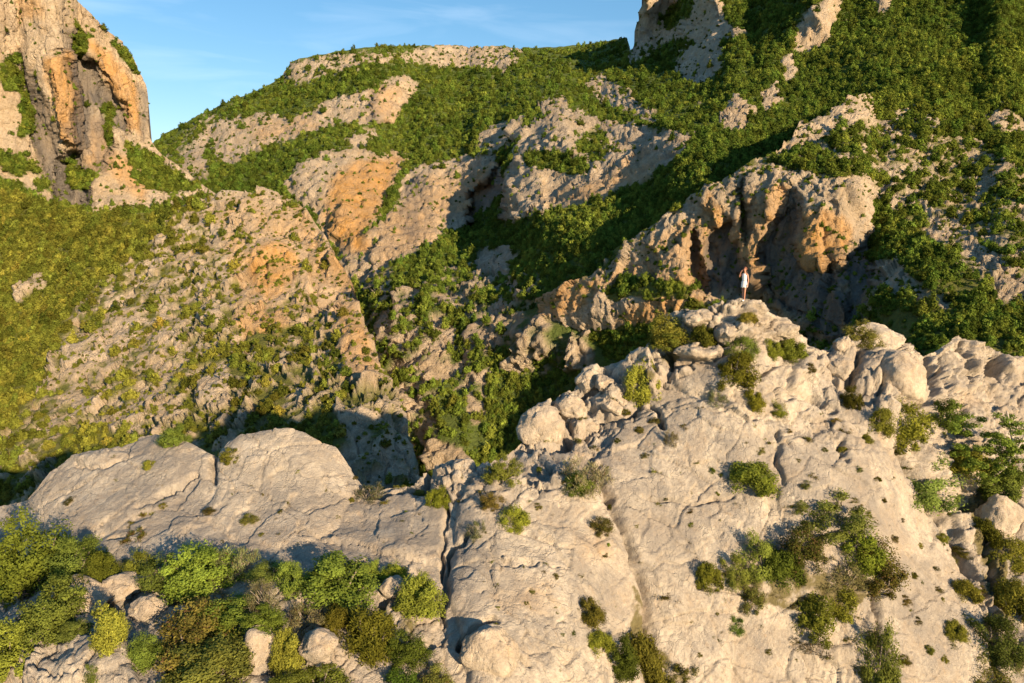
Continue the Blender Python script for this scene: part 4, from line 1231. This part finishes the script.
def boulder(label, px, py, w, h, seed, deep=0.8, planes=11, soft=18, spin=0.0, name='boulder', sink=0.30, smooth=False):
    P, N = on_land(crest, px, py + h * 0.15)
    s = float(np.linalg.norm(P)) / F
    rg = np.random.default_rng(seed)
    d, Fc = ICO5
    n = rg.normal(size=(planes, 3)); n /= np.linalg.norm(n, axis=1)[:, None]
    n = np.vstack([n, rg.normal(size=(6, 3)), [[0.2, -0.5, 0.8]]]); n /= np.linalg.norm(n, axis=1)[:, None]
    n = np.vstack([n, -n])
    off = rg.uniform(0.70, 1.12, len(n))
    k = np.maximum(d @ n.T, 1e-3) / off
    r = 1.0 / (np.sum(k ** soft, axis=1) ** (1.0 / soft)); r = np.minimum(r, 1.12)
    V = d * r[:, None]
    sc = np.array([w * s / 2, w * s / 2 * deep, h * s / 2])
    V = V * sc
    Q = V + rg.random(3) * 50
    V = V + d * (fbm(Q, 0.7, 4, seed % 50) * 0.12 + facets(Q, 0.55, 40, (1, 1, 1), 0.9, 0.2, 0.06) * 0.10 + fbm(Q, 0.2, 4, seed % 50 + 9, gain=0.65) * 0.05 - sstep(0.3, 0.6, fbm(Q, 0.25, 2, 77)) * 0.04)[:, None]
    me = mesh_from(name, V, Fc)
    attr(me, 'cover', np.zeros(len(V))); attr(me, 'ochre', np.zeros(len(V))); attr(me, 'stain_shade', np.zeros(len(V)))
    o = link(name, me, ROCK_BLOCK)
    nn = np.array(N); view = P / np.linalg.norm(P)
    o.location = P - nn * 0 + np.array([0, sc[1] * (0.75 - sink), sc[2] * (0.55 - sink)])
    o.rotation_euler = (0, 0, spin)
    tag(o, label, 'boulder')
    return o


for b in [
    ('big rounded boulder lodged under the right crest below the yellow green bush', 906, 378, 50, 58, 3, 0.8, 7, 9),
    ('upright boulder with a shaded left side at the left end of the broken shoulder', 541, 428, 42, 50, 9, 0.9, 7, 9),
    ('square block with a crack at the foot of the middle buttress', 492, 654, 56, 54, 14, 0.6, 5, 16),
    ('round stone on the left skyline of the broken shoulder', 587, 382, 26, 26, 21, 1.0, 9, 10),
    ('pale block right of the upright boulder on the broken shoulder', 572, 408, 30, 26, 22, 1.0, 9, 16),
    ('flat pale block below the tall yellow green juniper', 612, 404, 34, 22, 24, 1.0, 9, 16),
    ('small stone between the broken shoulder blocks and the juniper', 605, 382, 20, 16, 27, 1.0, 9, 14),
    ('block under the round stone on the broken shoulder', 590, 428, 30, 22, 26, 1.0, 9, 14),
    ('flat slab with a pale rim jutting out left of the crest junipers', 698, 352, 46, 18, 31, 1.0, 8, 14),
    ('rounded rock beside the wide dense crest juniper', 699, 318, 30, 18, 33, 1.0, 8, 12),
    ('boulder between the ball juniper and the dark pointed juniper', 728, 332, 30, 24, 35, 1.0, 8, 12),
    ('small flat stone right of the shrub at the person\'s feet', 760, 323, 16, 11, 37, 1.0, 8, 14),
    ('rounded pale rock on the right shoulder below the person', 782, 330, 30, 20, 39, 1.0, 8, 10),
    ('small round stone perched in the gap left of the right crest boulders', 843, 344, 18, 17, 41, 1.0, 8, 8),
    ('angular rock at the left of the gap below the small perched stone', 842, 368, 26, 28, 43, 0.9, 7, 12),
    ('upright stone standing in the gully under the deep green rim bush', 968, 478, 18, 40, 45, 0.9, 7, 12),
    ('rounded grey block right of the rim in the lower gully', 1002, 522, 38, 50, 47, 0.8, 7, 10),
    ('grey flat rock in front of the small upright juniper at lower left', 112, 594, 38, 24, 51, 1.0, 8, 14),
    ('humped pale rock left of the egg shaped juniper', 72, 602, 46, 26, 53, 1.0, 8, 10),
    ('low pale stone between the egg shaped juniper and the wide rusty bush', 142, 612, 30, 20, 55, 1.0, 8, 12),
    ('jagged grey rock left of the narrow bright juniper', 258, 650, 36, 44, 57, 0.9, 9, 16),
    ('broken pale rock right of the narrow bright juniper', 318, 652, 36, 36, 59, 0.9, 9, 16),
    ('small pale stone right of the small upright juniper', 160, 578, 24, 14, 61, 1.0, 8, 14),
    ('pale stone between the broad dense bush and the dark crack juniper', 392, 590, 28, 22, 63, 1.0, 8, 14),
]:
    boulder(*b[:6], deep=b[6], planes=b[7], soft=b[8])
# ------------------------------------------------------------------ hillside shrubs and woodland
def crown_mesh(name, seed, n=26, nl=30, ll=0.12, lw=0.085, h=0.95, cone=0.0, up=0.1):
    rg = np.random.default_rng(seed)
    cl = dome_clumps(rg, n, 1.0, h, 0.2, base=0.08, cone=cone)
    return foliage_mesh(name, leaf_cloud(cl, nl, ll, lw, up, seed, 0.4, 0.0, 0.0, 0.75))


CROWNS = [crown_mesh("hillside_shrub", 300 + k, n=(30, 32, 30, 34, 30)[k], h=(0.85, 1.0, 0.7, 1.15, 0.9)[k], cone=(0, 0.2, 0, 0.45, 0.1)[k]) for k in range(5)]


def visible(L, fronts):
    ok = (L['px'] > -90) & (L['px'] < W + 90) & (L['py'] > -70) & (L['py'] < H + 20)
    for top, x0, x1, bot in fronts:
        t = top(L['px'])
        ok &= ~((L['px'] > x0) & (L['px'] < x1) & (L['py'] > t + 10) & (L['py'] < bot(L['px']) - 6))
    return ok


def spots(L, dens, n, fronts, seed):
    rg = np.random.default_rng(seed)
    w = L['area'] * dens * visible(L, fronts)
    w = w / w.sum()
    return rg.choice(len(w), size=n, replace=False, p=w), rg


LOW = topline([(-500, 900), (2000, 900)])
FR_C = (CREST_TOP, -120, 1300, LOW)
FR_B = (BLUFF_TOP, -160, 221, topline([(-500, 235), (300, 235)])); FR_S = (SPUR_TOP, -160, 443, LOW); FR_R = (RIDGE_TOP, 501, 1180, RIDGE_BOT)
MID = (0.105, 0.145, 0.022); DARKW = (0.100, 0.145, 0.023); WARM = (0.135, 0.150, 0.024); DEEP = (0.045, 0.075, 0.02)


def instancer(name, label, cat, L, idx, size, hgt, tint, col, rg):
    P = L['P'][idx] - np.array([0, 0, 1]) * (size * 0.10)[:, None]
    me = bpy.data.meshes.new(name)
    me.vertices.add(len(P)); me.vertices.foreach_set("co", P.astype(np.float32).ravel())
    me.update()
    a = me.attributes.new('size', 'FLOAT_VECTOR', 'POINT')
    a.data.foreach_set("vector", np.stack([size, size, hgt], 1).astype(np.float32).ravel())
    a = me.attributes.new('spin', 'FLOAT_VECTOR', 'POINT')
    sp = np.zeros((len(P), 3)); sp[:, 2] = rg.random(len(P)) * 6.28; sp[:, 0] = rg.normal(size=len(P)) * 0.08
    a.data.foreach_set("vector", sp.astype(np.float32).ravel())
    attr(me, 'tint', tint)
    o = link(name, me)
    o.color = (*col, 1)
    ng_ = bpy.data.node_groups.new(name, 'GeometryNodeTree')
    ng_.interface.new_socket("Geometry", in_out='INPUT', socket_type='NodeSocketGeometry')
    ng_.interface.new_socket("Geometry", in_out='OUTPUT', socket_type='NodeSocketGeometry')
    N_ = ng_.nodes; Lk = ng_.links
    gi = N_.new('NodeGroupInput'); go = N_.new('NodeGroupOutput')
    jn = N_.new('GeometryNodeJoinGeometry')
    for c in CROWN_OBJS:
        oi = N_.new('GeometryNodeObjectInfo'); oi.inputs['Object'].default_value = c; oi.inputs['As Instance'].default_value = True
        oi.transform_space = 'ORIGINAL'
        Lk.new(oi.outputs['Geometry'], jn.inputs[0])
    ip = N_.new('GeometryNodeInstanceOnPoints'); ip.inputs['Pick Instance'].default_value = True
    rnd = N_.new('FunctionNodeRandomValue'); rnd.data_type = 'INT'
    rnd.inputs[4].default_value = 0; rnd.inputs[5].default_value = len(CROWN_OBJS) - 1
    Lk.new(rnd.outputs[2], ip.inputs['Instance Index'])
    na = N_.new('GeometryNodeInputNamedAttribute'); na.data_type = 'FLOAT_VECTOR'; na.inputs['Name'].default_value = 'size'
    nb = N_.new('GeometryNodeInputNamedAttribute'); nb.data_type = 'FLOAT_VECTOR'; nb.inputs['Name'].default_value = 'spin'
    er = N_.new('FunctionNodeEulerToRotation')
    Lk.new(nb.outputs['Attribute'], er.inputs[0])
    Lk.new(gi.outputs[0], ip.inputs['Points']); Lk.new(jn.outputs[0], ip.inputs['Instance'])
    Lk.new(er.outputs[0], ip.inputs['Rotation']); Lk.new(na.outputs['Attribute'], ip.inputs['Scale'])
    Lk.new(ip.outputs[0], go.inputs[0])
    md = o.modifiers.new("growth", 'NODES'); md.node_group = ng_
    return tag(o, label, cat, kind='stuff')


CROWN_OBJS = []
COPIES = {}


def single_shrub(name, label, cat, group, P, size, hgt, col, rg):
    o = bpy.data.objects.new(name, CROWNS[rg.integers(len(CROWNS))])
    C.objects.link(o)
    o.location = P - np.array([0, 0, size * 0.10])
    o.scale = (size, size, hgt)
    o.rotation_euler = (0, 0, rg.random() * 6.28)
    o.color = (*col, 1)
    tag(o, label, cat, group)
    if len(CROWN_OBJS) < len(CROWNS) and all(c.data is not o.data for c in CROWN_OBJS):
        CROWN_OBJS.append(o)
    return o


def grow(L, dens, n, fronts, seed, size_fn, singles, label, group, stuff_label, stuff_name, col, tint_fn, name='hillside_shrub', cat='shrub'):
    idx, rg = spots(L, dens, n, fronts, seed)
    size = size_fn(idx, rg)
    hgt = size * rg.uniform(0.75, 1.15, n)
    tint = tint_fn(idx, rg)
    appar = size / L['P'][idx][:, 1]
    front = np.ones(n, bool)
    for top, x0, x1, bot in fronts:
        front &= ~((L['px'][idx] > x0) & (L['px'][idx] < x1) & (L['py'][idx] > top(L['px'][idx]) - 2) & (L['py'][idx] < bot(L['px'][idx])))
    front &= (L['px'][idx] > 3) & (L['px'][idx] < W - 3) & (L['py'][idx] > 3)
    key = np.where(front, appar, 0)
    pick = np.argsort(-key)[:singles]
    isS = np.zeros(n, bool); isS[pick] = True
    for i in pick:
        t = tint[i]
        single_shrub(name, label(L['px'][idx[i]], L['py'][idx[i]], size[i]), cat, group(L['px'][idx[i]], L['py'][idx[i]], size[i]), L['P'][idx[i]], size[i], hgt[i],
                     tuple(np.array(col) * (1 + 0.35 * t) * np.array([1 + 0.25 * t, 1.0, 1.0])), rg)
    k = ~isS
    instancer(stuff_name, stuff_label, 'woodland', L, idx[k], size[k], hgt[k], tint[k], col, rg)


def green(L, lo=0.12):
    return np.clip(1 - L['rocky'], 0, 1) + 0.0


def jit(L, scale, seed):
    return fbm(L['P'], scale, 3, seed)


# spur at left
gs = (1 - spur['rocky']) ** 1.6 * (0.35 + 0.65 * sstep(0.5, 0.1, spur['rock'])) + 0.02
spur_t = lambda i, rg: np.clip(0.12 + fbm(spur['P'][i], 22, 3, 122) + rg.normal(size=len(i)) * 0.35 , -0.6, 1.0)
grow(spur, gs, 5200, [FR_C], 901, lambda i, rg: (0.9 + 2.4 * rg.random(len(i)) ** 1.8) * (0.45 + 0.0038 * spur['P'][i][:, 1]), 150,
     lambda x, y, s: 'rounded olive shrub scattered over the pale rocky spur', lambda x, y, s: 'shrubs scattered over the pale rocky spur',
     'olive scrub and low woodland covering the left spur', 'woodland', WARM, spur_t)
# craggy ridge at right
gr = (1 - ridge['rocky']) ** 2 * (0.35 + 0.9 * sstep(-0.25, 0.2, fbm(ridge['P'], 12, 4, 131))) + 0.003
gr = gr * np.where((ridge['px'] > 900) & (ridge['py'] > 120), 1.0, 1.0)
ridge_pat = np.clip(fbm(ridge['P'], 30, 4, 121) * 1.4, -0.6, 0.9)
ridge_t = lambda i, rg: np.clip(0.1 + ridge_pat[i] + rg.normal(size=len(i)) * 0.4, -0.5, 1.0)
grow(ridge, gr, 8000, [FR_C], 902, lambda i, rg: (0.8 + 2.3 * rg.random(len(i)) ** 2.6) * (0.45 + 0.0040 * ridge['P'][i][:, 1]), 150,
     lambda x, y, s: 'dense green shrub growing on the craggy ridge at right', lambda x, y, s: 'shrubs growing on the craggy right ridge',
     'green scrub covering the slopes of the craggy right ridge', 'woodland', MID, ridge_t)
# cliff at left
gb = (1 - bluff['rocky']) ** 1.5 + 0.012
grow(bluff, gb, 2000, [FR_S], 903, lambda i, rg: 1.6 + 3.6 * rg.random(len(i)) ** 2.2, 40,
     lambda x, y, s: 'dark shrub clinging to the tall ochre cliff', lambda x, y, s: 'shrubs clinging to the tall left cliff',
     'green scrub on the ledges and foot of the tall left cliff', 'woodland', MID, lambda i, rg: np.clip(0.2 + rg.normal(size=len(i)) * 0.35, -0.4, 1))
# mountainside
gh = (1 - hill['rocky']) ** 2 * (0.3 + 0.9 * sstep(-0.25, 0.2, fbm(hill['P'], 26, 4, 130))) + 0.0008
gh = gh * np.where(hill['py'] > 250, 0.5, 1.0) * np.where((hill['py'] > 250) & (fbm(hill['P'], 14, 3, 133) > 0.05), 0.35, 1.0)
hill_pat = np.clip(fbm(hill['P'], 70, 4, 120) * 1.6, -0.7, 1.0)
hill_t = lambda i, rg: np.clip(0.1 + hill_pat[i] + rg.normal(size=len(i)) * 0.38 + (hill['py'][i] > 240) * 0.35, -0.5, 1.1)
grow(hill, gh, 42000, [FR_C, FR_S, FR_R, FR_B], 904, lambda i, rg: (0.7 + 4.4 * rg.random(len(i)) ** 4.0) * np.clip(0.35 + 0.0017 * hill['P'][i][:, 1], 0.6, 1.4), 60,
     lambda x, y, s: 'broad green tree crown on the lower wooded mountainside', lambda x, y, s: 'tree crowns of the wooded mountainside',
     'dense green woodland covering the mountainside up to the skyline', 'woodland', DARKW, hill_t, 'hillside_tree', 'tree')

# small scrub rooted in the ledges and cracks of the bare cliffs
def scrub(L, n, fronts, seed, lo, hi, label, col):
    dens = L['rocky'] * np.clip(0.5 + 2.0 * fbm(L['P'], L['size'] * 0.03, 3, seed % 90), 0.03, 2) * (0.3 + sstep(0.1, 0.6, L['N'][:, 2]))
    idx, rg = spots(L, dens, n, fronts, seed)
    size = (lo + (hi - lo) * rg.random(n) ** 2.0) * (0.4 + 0.6 * L['P'][idx][:, 1] / L['size'])
    instancer('scrub', label, 'scrub', L, idx, size, size * rg.uniform(0.7, 1.0, n), np.clip(0.2 + rg.normal(size=n) * 0.3, -0.4, 1), col, rg)


scrub(spur, 2200, [FR_C], 911, 0.4, 1.4, 'fine low scrub in the cracks of the pale spur rock', WARM)
scrub(ridge, 2600, [FR_C], 912, 0.35, 1.4, 'fine low scrub on the ledges of the craggy ridge rock', MID)
scrub(bluff, 500, [FR_S], 913, 0.6, 2.2, 'fine low scrub in the cracks of the tall ochre cliff', MID)
scrub(hill, 1500, [FR_C, FR_S, FR_R, FR_B], 914, 0.6, 2.2, 'fine low scrub on the limestone crags of the mountainside', MID)
# ------------------------------------------------------------------ the person on the crest
def skin_mesh(name, verts, edges, radii, root=0, sub=2):
    me = bpy.data.meshes.new(name)
    me.from_pydata(verts, edges, [])
    o = bpy.data.objects.new(name, me); C.objects.link(o)
    sk = o.modifiers.new("skin", 'SKIN'); sk.use_smooth_shade = True
    lay = me.skin_vertices[0].data
    for i, r in enumerate(radii):
        lay[i].radius = r if isinstance(r, tuple) else (r, r)
        lay[i].use_root = (i == root)
    sb = o.modifiers.new("sub", 'SUBSURF'); sb.levels = sub; sb.render_levels = sub
    dg = bpy.context.evaluated_depsgraph_get(); dg.update()
    out = bpy.data.meshes.new_from_object(o.evaluated_get(dg))
    bpy.data.objects.remove(o); bpy.data.meshes.remove(me)
    out.name = name
    for p in out.polygons: p.use_smooth = True
    return out


def person():
    P, N = on_land(crest, 742, 303)
    SKIN = simple_material("skin", (0.46, 0.22, 0.14), 0.55, 0.06, 30, 0.1)
    DRESS = simple_material("white_cloth", (0.80, 0.78, 0.76), 0.85, 0.06, 14)
    HAIR = simple_material("auburn_hair", (0.16, 0.055, 0.025), 0.6, 0.3, 40)
    SHOE = simple_material("white_shoe", (0.75, 0.73, 0.70), 0.6, 0.05, 30)
    EYE = simple_material("dark_eye", (0.03, 0.02, 0.02), 0.3, 0.1, 30)
    LIP = simple_material("lip", (0.40, 0.10, 0.09), 0.5, 0.1, 30)
    root = bpy.data.objects.new("person", None); C.objects.link(root)
    tag(root, 'person in a short white dress standing on the crest, one hand raised', 'person')
    # x = to the figure's left, -y = the way the figure faces
    v = [(0, 0, 0.93), (0, 0.005, 1.05), (0, 0.01, 1.18), (0, 0.005, 1.32), (0, 0.015, 1.42), (0, 0.0, 1.48),            # pelvis, waist, ribs, chest, neck
         (0, -0.012, 1.54), (0, -0.008, 1.61), (0, 0.0, 1.67),                                                             # head
         (0.085, 0, 0.88), (0.075, -0.03, 0.50), (0.045, 0.015, 0.10), (0.05, -0.03, 0.04), (0.055, -0.13, 0.03),          # left leg, bent in a little
         (-0.085, 0, 0.88), (-0.07, 0.0, 0.49), (-0.06, 0.03, 0.10), (-0.065, -0.015, 0.04), (-0.08, -0.115, 0.03),        # right leg
         (0.155, 0.01, 1.375), (0.215, 0.03, 1.11), (0.235, -0.02, 0.87), (0.238, -0.035, 0.80),                           # left arm hanging
         (-0.155, 0.01, 1.375), (-0.27, -0.10, 1.20), (-0.165, -0.16, 1.42), (-0.12, -0.145, 1.50)]                        # right arm raised to the face
    e = [(0, 1), (1, 2), (2, 3), (3, 4), (4, 5), (5, 6), (6, 7), (7, 8), (0, 9), (9, 10), (10, 11), (11, 12), (12, 13), (0, 14), (14, 15), (15, 16), (16, 17), (17, 18),
         (3, 19), (19, 20), (20, 21), (21, 22), (3, 23), (23, 24), (24, 25), (25, 26)]
    r = [(0.145, 0.11), (0.115, 0.09), (0.13, 0.10), (0.125, 0.095), (0.055, 0.05), (0.048, 0.048), (0.062, 0.075), (0.078, 0.092), (0.06, 0.07),
         0.085, 0.052, 0.034, 0.036, 0.026, 0.085, 0.052, 0.034, 0.036, 0.026, 0.048, 0.037, 0.024, (0.034, 0.018), 0.048, 0.037, 0.024, (0.034, 0.018)]

    def finger(base, d, bend, L, rad, parent):
        p = Vector(base); dirv = Vector(d).normalized(); i0 = len(v)
        prev = parent
        for k, f in enumerate((0.42, 0.33, 0.25)):
            p = p + dirv * L * f
            v.append(tuple(p)); r.append(rad * (1 - 0.14 * k)); e.append((prev, len(v) - 1)); prev = len(v) - 1
            dirv = (dirv + Vector(bend) * 0.35).normalized()

    for k in range(4):
        finger((0.238, -0.062 + 0.018 * k, 0.785), (0.0, -0.06 + 0.04 * k, -1), (-0.7, 0, -0.2), (0.072, 0.082, 0.077, 0.06)[k], 0.0085, 22)
        finger((-0.118, -0.150 + 0.002 * k, 1.512), (0.35 + 0.12 * k, 0.15, 1 - 0.1 * k), (0.3, 0.5, 0), (0.06, 0.077, 0.082, 0.072)[k], 0.0085, 26)
    finger((0.232, -0.06, 0.835), (-0.2, -0.8, -0.6), (0, 0.1, -0.6), 0.06, 0.0095, 22)
    finger((-0.10, -0.165, 1.49), (0.8, -0.1, 0.35), (0, 0.2, 0.5), 0.06, 0.0095, 26)
    body = link("body", skin_mesh("body", v, e, r), SKIN, root)
    # face
    V, Fc = ico(2)
    def blob(name, c, s, mat):
        return link(name, mesh_from(name, V * np.array(s) + np.array(c), Fc), mat, root)
    blob("nose", (0, -0.105, 1.585), (0.012, 0.020, 0.020), SKIN)
    blob("mouth", (0, -0.094, 1.545), (0.024, 0.012, 0.008), LIP)
    for sx in (-1, 1):
        blob("eye", (0.03 * sx, -0.092, 1.612), (0.012, 0.009, 0.007), EYE)
        blob("ear", (0.078 * sx, 0.0, 1.60), (0.010, 0.02, 0.03), SKIN)
    # hair: a cap over the skull with a knot behind
    V3, F3 = ico(4)
    hv = V3 * np.array([0.088, 0.105, 0.10]) + np.array([0, 0.012, 1.635])
    hv += V3 * fbm(V3 * 3 + 20, 0.6, 3, 9)[:, None] * 0.012
    lowf = hv[:, 1] < -0.045
    hv[lowf & (hv[:, 2] < 1.65), 1] += 0.07
    hair = link("hair", mesh_from("hair", hv, F3), HAIR, root)
    kv = V * np.array([0.05, 0.05, 0.05]) + np.array([0, 0.125, 1.62])
    link("hair_knot", mesh_from("hair_knot", kv, Fc), HAIR, hair)
    # short dress: bodice, waist, flared skirt with folds
    prof = [(0.70, 0.178, 0.15), (0.74, 0.175, 0.146), (0.85, 0.170, 0.138), (0.95, 0.168, 0.130), (1.05, 0.130, 0.104), (1.10, 0.132, 0.106), (1.20, 0.146, 0.116), (1.29, 0.150, 0.118), (1.36, 0.120, 0.095), (1.40, 0.095, 0.075)]
    dv, df = [], []
    n = 40
    for k, (z, a, b) in enumerate(prof):
        fold = max(0, (1.0 - z)) * 0.05
        for i in range(n):
            t = 2 * math.pi * i / n
            m = 1 + fold * math.cos(t * 8 + 0.6) * 2
            dv.append((math.cos(t) * a * m, math.sin(t) * b * m + 0.005, z - (0.02 * math.cos(t * 8) * (k == 0))))
    for k in range(len(prof) - 1):
        for i in range(n):
            j = (i + 1) % n
            df.append((k * n + i, k * n + j, (k + 1) * n + j, (k + 1) * n + i))
    dress = link("dress", mesh_from("dress", dv, df), DRESS, root)
    so = dress.modifiers.new("cloth", 'SOLIDIFY'); so.thickness = 0.006
    bv = []
    for z in (1.045, 1.07):
        for i in range(n):
            t = 2 * math.pi * i / n; bv.append((math.cos(t) * 0.137, math.sin(t) * 0.111 + 0.005, z))
    belt = link("belt", mesh_from("belt", bv, [(i, (i + 1) % n, n + (i + 1) % n, n + i) for i in range(n)]), simple_material("grey_belt", (0.45, 0.42, 0.42), 0.7), dress)
    for sx, c in ((1, (0.052, -0.055, 0.035)), (-1, (-0.072, -0.045, 0.035))):
        sv = V3 * np.array([0.045, 0.125, 0.042]) + np.array(c); sv[:, 2] = np.maximum(sv[:, 2], 0.0)
        link("shoe", mesh_from("shoe", sv, F3), SHOE, root)
    root.location = P + np.array([0, 0.15, -0.02])
    root.rotation_euler = (0, 0, R(-52))
    root.scale = (0.98, 0.98, 1.06)
    return root


person()
